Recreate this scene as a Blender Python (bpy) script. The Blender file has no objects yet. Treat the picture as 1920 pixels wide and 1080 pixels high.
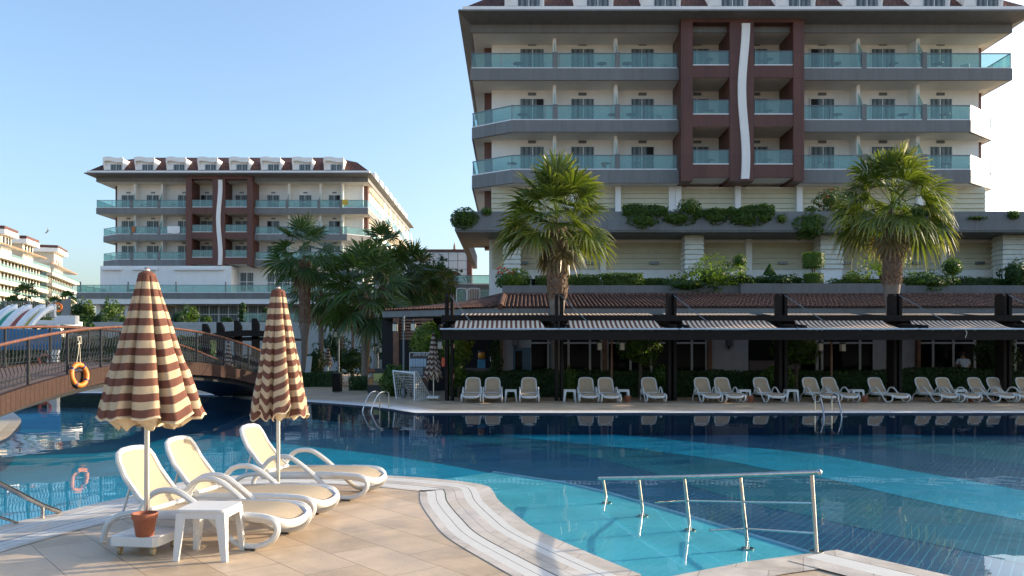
import bpy, math, random
from mathutils import Vector, Matrix
from mathutils.geometry import tessellate_polygon
random.seed(7)
C = bpy.context.scene
col = C.collection
R = math.radians
H, YH, F = 1.69, 662.0, 1500.0          # camera height, horizon row and focal length (of a 1920 px frame)
def P(x, y, D): return Vector(((x-960)/F*D, D, H+(YH-y)*D/F))
def G(x, y, z=0.0):
    D = (H-z)*F/(y-YH); return Vector(((x-960)/F*D, D, z))
def Xp(x, D): return (x-960)/F*D
def Zp(y, D): return H+(YH-y)*D/F
ORD = ['first','second','third','fourth','fifth','sixth','seventh','eighth','ninth','tenth','eleventh','twelfth','thirteenth','fourteenth','fifteenth','sixteenth','seventeenth','eighteenth','nineteenth','twentieth']

# ---------------------------------------------------------------- mesh builder
class MB:
    def __init__(s): s.v=[]; s.f=[]; s.uv=None
    def quad(s,a,b,c,d):
        i=len(s.v); s.v+= [tuple(a),tuple(b),tuple(c),tuple(d)]; s.f.append((i,i+1,i+2,i+3))
    def tri(s,a,b,c):
        i=len(s.v); s.v+= [tuple(a),tuple(b),tuple(c)]; s.f.append((i,i+1,i+2))
    def obox(s,o,u,v,w):
        o,u,v,w=Vector(o),Vector(u),Vector(v),Vector(w); i=len(s.v)
        if u.cross(v).dot(w)<0: u,v=v,u
        s.v+=[tuple(p) for p in (o,o+u,o+u+v,o+v,o+w,o+u+w,o+u+v+w,o+v+w)]
        s.f+=[(i+3,i+2,i+1,i),(i+4,i+5,i+6,i+7),(i,i+1,i+5,i+4),(i+1,i+2,i+6,i+5),(i+2,i+3,i+7,i+6),(i+3,i,i+4,i+7)]
        return s
    def box(s,x0,x1,y0,y1,z0,z1): return s.obox((x0,y0,z0),(x1-x0,0,0),(0,y1-y0,0),(0,0,z1-z0))
    def loops(s,rings,closed=True,caps=True,endclosed=False):
        n=len(rings[0]); i0=len(s.v)
        for r in rings: s.v+=[tuple(p) for p in r]
        m=len(rings)
        for k in range(m if endclosed else m-1):
            a=i0+k*n; b=i0+((k+1)%m)*n
            for j in range(n if closed else n-1):
                j2=(j+1)%n; s.f.append((a+j,a+j2,b+j2,b+j))
        if caps and not endclosed:
            s.f.append(tuple(i0+j for j in reversed(range(n)))); s.f.append(tuple(i0+(m-1)*n+j for j in range(n)))
        return s
    def tube(s,pts,r,n=8,closed=False,squash=1.0):
        pts=[Vector(p) for p in pts]; m=len(pts); rings=[]; prev=None
        for k in range(m):
            if closed: t=pts[(k+1)%m]-pts[k-1]
            else: t=pts[min(k+1,m-1)]-pts[max(k-1,0)]
            t.normalize()
            if prev is None:
                a=Vector((0,0,1)) if abs(t.z)<.9 else Vector((1,0,0)); nrm=(a-t*a.dot(t)).normalized()
            else: nrm=(prev-t*prev.dot(t)).normalized()
            prev=nrm; b=t.cross(nrm); rr=r[k] if isinstance(r,(list,tuple)) else r
            rings.append([pts[k]+nrm*(rr*math.cos(2*math.pi*j/n))+b*(rr*squash*math.sin(2*math.pi*j/n)) for j in range(n)])
        return s.loops(rings,True,True,closed)
    def ribbon(s,pts,y0,y1,th,bev=.008,closed=False):
        """sweep a bevelled rectangle (in-plane thickness th, width y0..y1) along points (x,z)"""
        pts=[Vector((p[0],0,p[1])) for p in pts]; m=len(pts); rings=[]
        for k in range(m):
            t=(pts[(k+1)%m]-pts[k-1]) if closed else (pts[min(k+1,m-1)]-pts[max(k-1,0)])
            t.normalize(); nn=Vector((-t.z,0,t.x)); h=th[k]/2 if isinstance(th,(list,tuple)) else th/2
            prof=[(h,y0+bev),(h,y1-bev),(h-bev,y1),(-h+bev,y1),(-h,y1-bev),(-h,y0+bev),(-h+bev,y0),(h-bev,y0)]
            rings.append([pts[k]+nn*a+Vector((0,b,0)) for a,b in prof])
        return s.loops(rings,True,True,closed)
    def prism(s,poly,z0,z1):
        i=len(s.v); n=len(poly)
        a=sum(poly[k][0]*poly[(k+1)%n][1]-poly[(k+1)%n][0]*poly[k][1] for k in range(n))
        if a<0: poly=list(reversed(poly))
        s.v+=[(p[0],p[1],z0) for p in poly]+[(p[0],p[1],z1) for p in poly]
        s.f.append(tuple(reversed(range(i,i+n)))); s.f.append(tuple(range(i+n,i+2*n)))
        for k in range(n): s.f.append((i+k,i+(k+1)%n,i+n+(k+1)%n,i+n+k))
        return s
    def prismY(s,poly,y0,y1):
        i=len(s.v); n=len(poly)
        a=sum(poly[k][0]*poly[(k+1)%n][1]-poly[(k+1)%n][0]*poly[k][1] for k in range(n))
        if a<0: poly=list(reversed(poly))
        s.v+=[(p[0],y0,p[1]) for p in poly]+[(p[0],y1,p[1]) for p in poly]
        s.f.append(tuple(range(i,i+n))); s.f.append(tuple(reversed(range(i+n,i+2*n))))
        for k in range(n): s.f.append((i+(k+1)%n,i+k,i+n+k,i+n+(k+1)%n))
        return s
    def lathe(s,prof,c=(0,0,0),n=16):
        c=Vector(c)
        rings=[[c+Vector((r*math.cos(2*math.pi*j/n),r*math.sin(2*math.pi*j/n),z)) for j in range(n)] for r,z in prof]
        return s.loops(rings,True,True)
    def ball(s,c,r,n=10,m=7):
        r=r if isinstance(r,(tuple,list)) else (r,r,r); c=Vector(c)
        rings=[]
        for k in range(m+1):
            a=math.pi*(k+.02)/(m+.04)
            rings.append([c+Vector((r[0]*math.sin(a)*math.cos(2*math.pi*j/n),r[1]*math.sin(a)*math.sin(2*math.pi*j/n),-r[2]*math.cos(a))) for j in range(n)])
        return s.loops(rings,True,True)
    def leaf(s,c,nrm,size,asp=.55):
        nrm=nrm.normalized(); a=Vector((random.uniform(-1,1),random.uniform(-1,1),random.uniform(-1,1)))
        u=nrm.cross(a)
        if u.length<1e-3: return
        u.normalize(); w=nrm.cross(u); u*=size*.5; w*=size*.5*asp
        i=len(s.v); s.v+=[tuple(c-u),tuple(c-w*.9+u*.1),tuple(c+u),tuple(c+w*.9+u*.1)]; s.f.append((i,i+1,i+2,i+3))
    def build(s,name,mat,parent=None,smooth=False,local=False,bevel=0,angle=40):
        me=bpy.data.meshes.new(name)
        v=s.v
        if parent is not None and not local:
            o=parent
            off=Vector((0,0,0))
            while o is not None: off+=Vector(o.location); o=o.parent
            v=[(p[0]-off.x,p[1]-off.y,p[2]-off.z) for p in s.v]
        me.from_pydata(v,[],s.f); me.update()
        if s.uv is not None:
            ul=me.uv_layers.new(name='UVMap'); 
            for l in me.loops: ul.data[l.index].uv=s.uv[l.vertex_index]
        if smooth:
            me.shade_smooth()
            if angle<180: me.set_sharp_from_angle(angle=R(angle))
        me.materials.append(mat)
        ob=bpy.data.objects.new(name,me); col.objects.link(ob)
        if parent is not None: ob.parent=parent
        if bevel:
            b=ob.modifiers.new('bevel','BEVEL'); b.width=bevel; b.segments=2; b.limit_method='ANGLE'; b.angle_limit=R(50)
        return ob
def islands(mb,name,mat,parent,**k):
    """build every separate piece of mb as an object of its own"""
    par=list(range(len(mb.v)))
    def fd(a):
        while par[a]!=a: par[a]=par[par[a]]; a=par[a]
        return a
    for f in mb.f:
        r0=fd(f[0])
        for q in f[1:]: par[fd(q)]=r0
    g={}
    for f in mb.f: g.setdefault(fd(f[0]),[]).append(f)
    out=[]
    for fs in g.values():
        ids=sorted({q for f in fs for q in f}); mp={q:i for i,q in enumerate(ids)}; m2=MB(); m2.v=[mb.v[q] for q in ids]; m2.f=[tuple(mp[q] for q in f) for f in fs]
        out.append(m2.build(name,mat,parent,**k))
    return out
def tag(o,label=None,cat=None,group=None,kind=None):
    if label: o['label']=label
    if cat: o['category']=cat
    if group: o['group']=group
    if kind: o['kind']=kind
    return o
def thing(name,label,cat,loc=(0,0,0),rz=0,group=None):
    o=bpy.data.objects.new(name,None); col.objects.link(o); o.empty_display_size=.2
    o.location=loc; o.rotation_euler=(0,0,rz); return tag(o,label,cat,group)
def copy_tree(o,parent=None):
    c=o.copy(); col.objects.link(c); c.parent=parent
    for ch in list(o.children): copy_tree(ch,c)
    return c
def catmull(pts,n=6,closed=False):
    pts=[Vector(p) for p in pts]; m=len(pts); out=[]
    rng=range(m) if closed else range(m-1)
    for k in rng:
        if closed: a,b,c_,d=pts[k-1],pts[k],pts[(k+1)%m],pts[(k+2)%m]
        else: a,b,c_,d=pts[max(k-1,0)],pts[k],pts[k+1],pts[min(k+2,m-1)]
        for j in range(n):
            t=j/n
            out.append(.5*((2*b)+(-a+c_)*t+(2*a-5*b+4*c_-d)*t*t+(-a+3*b-3*c_+d)*t**3))
    if not closed: out.append(pts[-1])
    return out

# ---------------------------------------------------------------- materials
def newmat(name):
    m=bpy.data.materials.new(name); m.use_nodes=True; nt=m.node_tree
    for n in list(nt.nodes): nt.nodes.remove(n)
    out=nt.nodes.new('ShaderNodeOutputMaterial'); return m,nt,out
def N(nt,t,**k):
    n=nt.nodes.new(t)
    for a,b in k.items():
        if a in ('ins',):
            for i,v in b.items(): n.inputs[i].default_value=v
        else: setattr(n,a,b)
    return n
def L(nt,a,b): nt.links.new(a,b)
def c4(c): return (c[0],c[1],c[2],1)
def mixc(nt,fac,a,b,blend='MIX'):
    n=N(nt,'ShaderNodeMix',data_type='RGBA',blend_type=blend)
    for idx,v in ((0,fac),(6,a),(7,b)):
        if hasattr(v,'links'): L(nt,v,n.inputs[idx])
        else: n.inputs[idx].default_value=v if not isinstance(v,(tuple,list)) else c4(v)
    return n.outputs[2]
def math_(nt,op,a,b=None):
    n=N(nt,'ShaderNodeMath',operation=op)
    for i,v in ((0,a),(1,b)):
        if v is None: continue
        if hasattr(v,'links'): L(nt,v,n.inputs[i])
        else: n.inputs[i].default_value=v
    return n.outputs[0]
def mat(name,c,rough=.6,var=.12,vs=3.0,bump=0,bs=30,metal=0,spec=.5,c2=None,stretch=None,dirt=0):
    m,nt,out=newmat(name)
    b=N(nt,'ShaderNodeBsdfPrincipled'); tc=N(nt,'ShaderNodeTexCoord')
    src=tc.outputs['Object']
    if stretch:
        mp=N(nt,'ShaderNodeMapping'); mp.inputs['Scale'].default_value=stretch; L(nt,src,mp.inputs[0]); src=mp.outputs[0]
    nz=N(nt,'ShaderNodeTexNoise',ins={'Scale':vs,'Detail':6.0,'Roughness':.6}); L(nt,src,nz.inputs['Vector'])
    lo=tuple(x*(1-var) for x in c); hi=tuple(min(1,x*(1+var)) for x in c) if c2 is None else c2
    rp=N(nt,'ShaderNodeValToRGB'); rp.color_ramp.elements[0].position=.3; rp.color_ramp.elements[1].position=.7
    rp.color_ramp.elements[0].color=c4(lo); rp.color_ramp.elements[1].color=c4(hi)
    L(nt,nz.outputs[0],rp.inputs[0]); colr=rp.outputs[0]
    if dirt:
        m2=N(nt,'ShaderNodeMapping'); m2.inputs['Scale'].default_value=(1.6,1.6,.22); L(nt,tc.outputs['Object'],m2.inputs[0]); n2=N(nt,'ShaderNodeTexNoise',ins={'Scale':1.1,'Detail':9.0,'Roughness':.7}); L(nt,m2.outputs[0],n2.inputs['Vector'])
        r2=N(nt,'ShaderNodeValToRGB'); r2.color_ramp.elements[0].position=.45; r2.color_ramp.elements[1].position=.75
        L(nt,n2.outputs[0],r2.inputs[0]); colr=mixc(nt,math_(nt,'MULTIPLY',r2.outputs[0],dirt),colr,tuple(x*.55 for x in c))
    L(nt,colr,b.inputs['Base Color'])
    b.inputs['Roughness'].default_value=rough; b.inputs['Metallic'].default_value=metal; b.inputs['Specular IOR Level'].default_value=spec
    if bump:
        n3=N(nt,'ShaderNodeTexNoise',ins={'Scale':bs,'Detail':4.0}); L(nt,src,n3.inputs['Vector'])
        bp=N(nt,'ShaderNodeBump',ins={'Strength':bump,'Distance':.02}); L(nt,n3.outputs[0],bp.inputs['Height']); L(nt,bp.outputs[0],b.inputs['Normal'])
    L(nt,b.outputs[0],out.inputs[0]); return m
def panelmat(name,c,w,h,joint,jw=.02,rough=.5,var=.08,dirt=.3,off=(0,0)):
    """facade panels with thin joints (across x or y, and up z), slight tone changes and rain streaks"""
    m,nt,out=newmat(name); tc=N(nt,'ShaderNodeTexCoord'); sp=N(nt,'ShaderNodeSeparateXYZ'); L(nt,tc.outputs['Object'],sp.inputs[0])
    cb=N(nt,'ShaderNodeCombineXYZ'); L(nt,math_(nt,'ADD',math_(nt,'ADD',sp.outputs[0],math_(nt,'MULTIPLY',sp.outputs[1],.37)),off[0]),cb.inputs[0]); L(nt,math_(nt,'ADD',sp.outputs[2],off[1]),cb.inputs[1])
    br=N(nt,'ShaderNodeTexBrick',offset=0.0); br.inputs['Scale'].default_value=1; br.inputs['Brick Width'].default_value=w; br.inputs['Row Height'].default_value=h; br.inputs['Mortar Size'].default_value=jw/2; br.inputs['Mortar Smooth'].default_value=.1; br.inputs['Bias'].default_value=0
    br.inputs['Color1'].default_value=c4(tuple(x*(1-var) for x in c)); br.inputs['Color2'].default_value=c4(tuple(x*(1+var) for x in c)); br.inputs['Mortar'].default_value=c4(joint); L(nt,cb.outputs[0],br.inputs['Vector'])
    m2=N(nt,'ShaderNodeMapping'); m2.inputs['Scale'].default_value=(2.2,2.2,.20); L(nt,tc.outputs['Object'],m2.inputs[0]); n2=N(nt,'ShaderNodeTexNoise',ins={'Scale':1.0,'Detail':9.0,'Roughness':.7}); L(nt,m2.outputs[0],n2.inputs['Vector'])
    mr=N(nt,'ShaderNodeMapRange',ins={'From Min':.3,'From Max':.7,'To Min':1-dirt,'To Max':1+dirt*.5}); L(nt,n2.outputs[0],mr.inputs[0])
    hs=N(nt,'ShaderNodeHueSaturation'); L(nt,br.outputs[0],hs.inputs['Color']); L(nt,mr.outputs[0],hs.inputs['Value'])
    b=N(nt,'ShaderNodeBsdfPrincipled',ins={'Roughness':rough}); L(nt,hs.outputs[0],b.inputs['Base Color']); L(nt,b.outputs[0],out.inputs[0]); return m
def leafmat(name,c1,c2,trans=.3,c3=None):
    m,nt,out=newmat(name)
    g=N(nt,'ShaderNodeNewGeometry'); rp=N(nt,'ShaderNodeValToRGB')
    rp.color_ramp.elements[0].color=c4(c1); rp.color_ramp.elements[1].color=c4(c2)
    if c3:
        e=rp.color_ramp.elements.new(.9); e.color=c4(c2); rp.color_ramp.elements[-1].color=c4(c3)
    L(nt,g.outputs['Random Per Island'],rp.inputs[0])
    b=N(nt,'ShaderNodeBsdfPrincipled',ins={'Roughness':.5,'Specular IOR Level':.35}); L(nt,rp.outputs[0],b.inputs['Base Color'])
    t=N(nt,'ShaderNodeBsdfTranslucent'); tcx=mixc(nt,1.0,rp.outputs[0],(1.3,1.5,.5),'MULTIPLY'); L(nt,tcx,t.inputs[0])
    mx=N(nt,'ShaderNodeMixShader'); mx.inputs[0].default_value=trans; L(nt,b.outputs[0],mx.inputs[1]); L(nt,t.outputs[0],mx.inputs[2])
    L(nt,mx.outputs[0],out.inputs[0]); return m
def stripemat(name,ca,cb,freq,axis=0,rough=.8,uv=False,phase=0.0,duty=.5,var=.12):
    m,nt,out=newmat(name); tc=N(nt,'ShaderNodeTexCoord'); sp=N(nt,'ShaderNodeSeparateXYZ')
    L(nt,tc.outputs['UV' if uv else 'Object'],sp.inputs[0])
    w=math_(nt,'FRACT',math_(nt,'ADD',math_(nt,'MULTIPLY',sp.outputs[axis],freq),phase))
    f=math_(nt,'GREATER_THAN',w,duty)
    nz=N(nt,'ShaderNodeTexNoise',ins={'Scale':9.0,'Detail':6.0}); L(nt,tc.outputs['Object'],nz.inputs['Vector'])
    b=N(nt,'ShaderNodeBsdfPrincipled',ins={'Roughness':rough,'Specular IOR Level':.15})
    cc=mixc(nt,f,ca,cb)
    sc=N(nt,'ShaderNodeMapRange',ins={'To Min':1-var,'To Max':1+var}); L(nt,nz.outputs[0],sc.inputs[0])
    hs=N(nt,'ShaderNodeHueSaturation'); L(nt,sc.outputs[0],hs.inputs['Value']); L(nt,cc,hs.inputs['Color']); L(nt,hs.outputs[0],b.inputs['Base Color'])
    n3=N(nt,'ShaderNodeTexNoise',ins={'Scale':220.0,'Detail':2.0}); L(nt,tc.outputs['Object'],n3.inputs['Vector'])
    bp=N(nt,'ShaderNodeBump',ins={'Strength':.15,'Distance':.005}); L(nt,n3.outputs[0],bp.inputs['Height']); L(nt,bp.outputs[0],b.inputs['Normal'])
    t=N(nt,'ShaderNodeBsdfTranslucent'); L(nt,hs.outputs[0],t.inputs[0])
    mx=N(nt,'ShaderNodeMixShader'); mx.inputs[0].default_value=.18; L(nt,b.outputs[0],mx.inputs[1]); L(nt,t.outputs[0],mx.inputs[2])
    L(nt,mx.outputs[0],out.inputs[0]); return m
def schlick(nt,f0,normal=None,ex=5.0):
    lw=N(nt,'ShaderNodeLayerWeight',ins={'Blend':.5})
    if normal is not None: L(nt,normal,lw.inputs['Normal'])
    p=math_(nt,'POWER',lw.outputs['Facing'],ex)
    return math_(nt,'ADD',math_(nt,'MULTIPLY',p,1-f0),f0)
def glassmat(name,tint,diff,dfac,ior=1.45,rough=.02):
    m,nt,out=newmat(name)
    tr=N(nt,'ShaderNodeBsdfTransparent'); tr.inputs[0].default_value=c4(tint)
    df=N(nt,'ShaderNodeBsdfDiffuse'); df.inputs[0].default_value=c4(diff)
    gl=N(nt,'ShaderNodeBsdfGlossy'); gl.inputs['Roughness'].default_value=rough
    fr=schlick(nt,((ior-1)/(ior+1))**2)
    a=N(nt,'ShaderNodeMixShader'); a.inputs[0].default_value=dfac; L(nt,tr.outputs[0],a.inputs[1]); L(nt,df.outputs[0],a.inputs[2])
    b=N(nt,'ShaderNodeMixShader'); L(nt,fr,b.inputs[0]); L(nt,a.outputs[0],b.inputs[1]); L(nt,gl.outputs[0],b.inputs[2])
    L(nt,b.outputs[0],out.inputs[0]); return m
def watermat():
    m,nt,out=newmat('pool water')
    tc=N(nt,'ShaderNodeTexCoord')
    n1=N(nt,'ShaderNodeTexNoise',ins={'Scale':1.1,'Detail':2.0,'Roughness':.5}); L(nt,tc.outputs['Object'],n1.inputs['Vector'])
    n2=N(nt,'ShaderNodeTexNoise',ins={'Scale':4.0,'Detail':2.0}); L(nt,tc.outputs['Object'],n2.inputs['Vector'])
    hh=math_(nt,'ADD',n1.outputs[0],math_(nt,'MULTIPLY',n2.outputs[0],.12))
    bp=N(nt,'ShaderNodeBump',ins={'Strength':.5,'Distance':.008}); L(nt,hh,bp.inputs['Height'])
    tr=N(nt,'ShaderNodeBsdfTransparent'); tr.inputs[0].default_value=(.80,.96,1.0,1)
    gl=N(nt,'ShaderNodeBsdfGlossy'); gl.inputs['Roughness'].default_value=.004; L(nt,bp.outputs[0],gl.inputs['Normal'])
    fr=schlick(nt,.02,bp.outputs[0],6.1)
    b=N(nt,'ShaderNodeMixShader'); L(nt,fr,b.inputs[0]); L(nt,tr.outputs[0],b.inputs[1]); L(nt,gl.outputs[0],b.inputs[2])
    L(nt,b.outputs[0],out.inputs[0]); return m
def tilemat(name,c,mort,size,rot,off=(0,0),mw=.012,var=.16,rough=.55,rough2=.35):
    """square stone tiles, each its own tone, with joints, blotches and slight gloss differences"""
    m,nt,out=newmat(name); tc=N(nt,'ShaderNodeTexCoord'); mp=N(nt,'ShaderNodeMapping')
    mp.inputs['Rotation'].default_value=(0,0,rot); mp.inputs['Location'].default_value=(off[0],off[1],0); L(nt,tc.outputs['Object'],mp.inputs[0])
    br=N(nt,'ShaderNodeTexBrick',offset=0.5,squash=1.0)
    br.inputs['Scale'].default_value=1.0; br.inputs['Brick Width'].default_value=size[0]; br.inputs['Row Height'].default_value=size[1]
    br.inputs['Mortar Size'].default_value=mw/2; br.inputs['Mortar Smooth'].default_value=.1; br.inputs['Bias'].default_value=0
    br.inputs['Color1'].default_value=c4(tuple(x*(1-var) for x in c)); br.inputs['Color2'].default_value=c4((min(1,c[0]*(1+var*.4)),min(1,c[1]*(1+var*.8)),min(1,c[2]*(1+var*1.8)))); br.inputs['Mortar'].default_value=c4(mort)
    L(nt,mp.outputs[0],br.inputs['Vector'])
    nz=N(nt,'ShaderNodeTexNoise',ins={'Scale':2.3,'Detail':9.0,'Roughness':.72}); L(nt,mp.outputs[0],nz.inputs['Vector'])
    mr=N(nt,'ShaderNodeMapRange',ins={'From Min':.3,'From Max':.7,'To Min':.8,'To Max':1.16}); L(nt,nz.outputs[0],mr.inputs[0])
    n5=N(nt,'ShaderNodeTexNoise',ins={'Scale':.55,'Detail':10.0,'Roughness':.78,'Distortion':.6}); L(nt,tc.outputs['Object'],n5.inputs['Vector'])
    st=N(nt,'ShaderNodeMapRange',ins={'From Min':.50,'From Max':.68,'To Min':1.0,'To Max':.68}); L(nt,n5.outputs[0],st.inputs[0])
    n6=N(nt,'ShaderNodeTexNoise',ins={'Scale':26.0,'Detail':2.0}); L(nt,tc.outputs['Object'],n6.inputs['Vector'])
    sp6=N(nt,'ShaderNodeMapRange',ins={'From Min':.66,'From Max':.72,'To Min':1.0,'To Max':.72}); L(nt,n6.outputs[0],sp6.inputs[0])
    hs=N(nt,'ShaderNodeHueSaturation'); L(nt,br.outputs[0],hs.inputs['Color']); L(nt,math_(nt,'MULTIPLY',math_(nt,'MULTIPLY',mr.outputs[0],st.outputs[0]),sp6.outputs[0]),hs.inputs['Value'])
    b=N(nt,'ShaderNodeBsdfPrincipled'); L(nt,hs.outputs[0],b.inputs['Base Color'])
    r=N(nt,'ShaderNodeMapRange',ins={'From Min':.35,'From Max':.65,'To Min':rough2,'To Max':rough}); L(nt,nz.outputs[0],r.inputs[0]); L(nt,r.outputs[0],b.inputs['Roughness'])
    bp=N(nt,'ShaderNodeBump',invert=True,ins={'Strength':.5,'Distance':.004}); L(nt,br.outputs['Fac'],bp.inputs['Height'])
    n4=N(nt,'ShaderNodeTexNoise',ins={'Scale':60.0,'Detail':3.0}); L(nt,mp.outputs[0],n4.inputs['Vector'])
    bp2=N(nt,'ShaderNodeBump',ins={'Strength':.12,'Distance':.004}); L(nt,n4.outputs[0],bp2.inputs['Height']); L(nt,bp.outputs[0],bp2.inputs['Normal'])
    L(nt,bp2.outputs[0],b.inputs['Normal']); L(nt,b.outputs[0],out.inputs[0]); return m
def mosaic(name,c,line,lw=.10):
    """pool mosaic: small tiles with a thin pale joint every sheet, in one direction, and faint joints across"""
    m,nt,out=newmat(name); tc=N(nt,'ShaderNodeTexCoord'); mp=N(nt,'ShaderNodeMapping')
    mp.inputs['Rotation'].default_value=(0,0,R(35)); L(nt,tc.outputs['Object'],mp.inputs[0]); sp=N(nt,'ShaderNodeSeparateXYZ'); L(nt,mp.outputs[0],sp.inputs[0])
    fx=math_(nt,'FRACT',math_(nt,'MULTIPLY',sp.outputs[0],1/.105)); fy=math_(nt,'FRACT',math_(nt,'MULTIPLY',sp.outputs[1],1/.05))
    lx=math_(nt,'LESS_THAN',fx,lw); ly=math_(nt,'LESS_THAN',fy,.16)
    nz=N(nt,'ShaderNodeTexNoise',ins={'Scale':1.2,'Detail':8.0}); L(nt,tc.outputs['Object'],nz.inputs['Vector'])
    mr=N(nt,'ShaderNodeMapRange',ins={'From Min':.3,'From Max':.7,'To Min':.82,'To Max':1.15}); L(nt,nz.outputs[0],mr.inputs[0])
    hs=N(nt,'ShaderNodeHueSaturation'); hs.inputs['Color'].default_value=c4(c); L(nt,mr.outputs[0],hs.inputs['Value'])
    a=mixc(nt,math_(nt,'MULTIPLY',ly,.35),hs.outputs[0],tuple(x*.5 for x in c)); a=mixc(nt,math_(nt,'MULTIPLY',lx,.62),a,line)
    b=N(nt,'ShaderNodeBsdfPrincipled',ins={'Roughness':.5}); L(nt,a,b.inputs['Base Color']); L(nt,b.outputs[0],out.inputs[0]); return m
def rooftile(name,c):
    """clay roof tiles: rows across and ribs along the slope"""
    m,nt,out=newmat(name); tc=N(nt,'ShaderNodeTexCoord'); mp=N(nt,'ShaderNodeMapping'); L(nt,tc.outputs['Object'],mp.inputs[0])
    br=N(nt,'ShaderNodeTexBrick',offset=.5); br.inputs['Scale'].default_value=1; br.inputs['Brick Width'].default_value=.24; br.inputs['Row Height'].default_value=.3; br.inputs['Mortar Size'].default_value=.025
    br.inputs['Color1'].default_value=c4(tuple(x*.7 for x in c)); br.inputs['Color2'].default_value=c4(tuple(x*1.3 for x in c)); br.inputs['Mortar'].default_value=c4(tuple(x*.35 for x in c))
    L(nt,mp.outputs[0],br.inputs['Vector'])
    b=N(nt,'ShaderNodeBsdfPrincipled',ins={'Roughness':.75,'Specular IOR Level':.3}); L(nt,br.outputs[0],b.inputs['Base Color'])
    bp=N(nt,'ShaderNodeBump',invert=True,ins={'Strength':.8,'Distance':.06}); L(nt,br.outputs['Fac'],bp.inputs['Height']); L(nt,bp.outputs[0],b.inputs['Normal']); L(nt,b.outputs[0],out.inputs[0]); return m

white=mat('white render',(.85,.85,.825),.75,.03,1.2,dirt=.16)
whitep=mat('white plastic',(.66,.65,.62),.38,.04,8,spec=.5)
whitem=mat('white metal',(.75,.76,.76),.4,.04,8)
greyf=panelmat('slate grey render',(.185,.192,.192),3.6,20,(.125,.13,.13),.02,.65,.04,.22)
ceil=mat('cream ceiling paint',(.80,.77,.70),.8,.05,1)
brownp=panelmat('brown cladding',(.120,.044,.031),1.35,1.48,(.05,.02,.015),.028,.5,.10,.25,(.1,.4))
darkmet=mat('dark metal',(.02,.02,.022),.45,.2,10)
railmet=mat('grey rail metal',(.16,.18,.19),.4,.1,10,metal=.6)
steel=mat('polished steel',(.47,.45,.42),.2,.12,14,metal=1.0)
cream=mat('cream cladding',(.60,.565,.41),.6,.07,1.4,dirt=.15)
dglass=stripemat('curtained glass',(.11,.145,.16),(.23,.275,.29),3.4,0,.07,var=.45); 
darkglass=mat('dark window glass',(.005,.006,.007),.08,.2,2,spec=.06)
black=mat('unlit room black',(.006,.006,.007),.7,.1,2)  # near-black colour stands in for the shade of unlit rooms
bglass=glassmat('green balcony glass',(.72,.90,.88),(.30,.47,.47),.24,1.5)
wood=mat('dark stained wood',(.015,.011,.009),.6,.3,3,bump=.2,bs=40,stretch=(1,1,6),spec=.15)
woodb=mat('brown wood',(.19,.085,.045),.6,.25,4,bump=.2,bs=30)
plank=stripemat('bridge plank cladding',(.072,.042,.033),(.03,.016,.012),6.2,1,.7,duty=.9,var=.3)
handwood=mat('varnished handrail wood',(.17,.07,.038),.4,.3,6)
terra=mat('terracotta clay',(.30,.095,.045),.7,.14,12,bump=.15,bs=60)
sling=mat('beige sling fabric',(.385,.31,.215),.8,.06,60,bump=.2,bs=400)
slingf=mat('dusty sling fabric',(.47,.335,.215),.8,.1,12)
rubber=mat('dark rubber',(.05,.04,.03),.8,.2,20)
parasol=stripemat('brown striped parasol cloth',(.19,.084,.060),(.60,.47,.305),1/.125,1,.85,uv=True,phase=.0,duty=.5,var=.12)
parasolf=stripemat('dark striped parasol cloth',(.10,.045,.04),(.48,.40,.32),1/.16,1,.85,uv=True,duty=.5)
trim=mat('parasol trim',(.72,.58,.38),.8,.1,20)
awn=stripemat('striped awning cloth',(.17,.075,.052),(.76,.66,.52),1/.165,0,.85,var=.15)
bluerail=mat('pale blue awning rail',(.42,.50,.56),.35,.1,10)
deck=tilemat('beige stone tiles',(.545,.395,.245),(.20,.14,.09),(.92,.46),R(48.9),(.1,.4),.007,.14)
coprim=tilemat('beige coping slabs',(.56,.49,.40),(.22,.18,.15),(.5,.5),R(20),(0,0),.006,.10)
grate=stripemat('white overflow grating',(.78,.77,.73),(.50,.49,.46),1/.028,1,.5,duty=.78,var=.08)
poolwall=mat('navy waterline tiles',(.01,.03,.07),.3,.3,12)
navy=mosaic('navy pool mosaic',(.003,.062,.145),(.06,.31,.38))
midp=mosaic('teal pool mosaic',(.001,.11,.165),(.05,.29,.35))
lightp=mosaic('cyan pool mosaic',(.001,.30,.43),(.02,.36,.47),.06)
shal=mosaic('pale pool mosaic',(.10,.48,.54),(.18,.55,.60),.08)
water=watermat()
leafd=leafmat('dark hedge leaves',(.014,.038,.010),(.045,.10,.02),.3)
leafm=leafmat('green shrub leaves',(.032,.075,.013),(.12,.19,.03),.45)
leafy=leafmat('yellow green leaves',(.07,.13,.02),(.20,.26,.03),.35)
leafr=leafmat('leaves and red flowers',(.03,.07,.015),(.08,.13,.03),.25,(.55,.045,.02))
flower=mat('red flowers',(.55,.045,.02),.6,.2,10)
bark=mat('brown bark',(.10,.07,.05),.85,.3,8,bump=.5,bs=30)
palmbark=mat('palm trunk fibre',(.12,.062,.038),.9,.35,9,bump=.6,bs=25,c2=(.27,.17,.105))
palmtrunk=mat('smooth palm trunk',(.19,.15,.12),.9,.2,6,bump=.4,bs=20)
rtile=rooftile('red brown roof tiles',(.125,.055,.042))
rtile2=rooftile('terracotta roof tiles',(.14,.070,.050))
orange=mat('orange plastic',(.75,.20,.02),.45,.08,10)
ropem=mat('pale rope',(.55,.48,.36),.9,.1,20)
paleglass=mat('frosted lantern glass',(.68,.62,.48),.4,.06,6)
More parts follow.
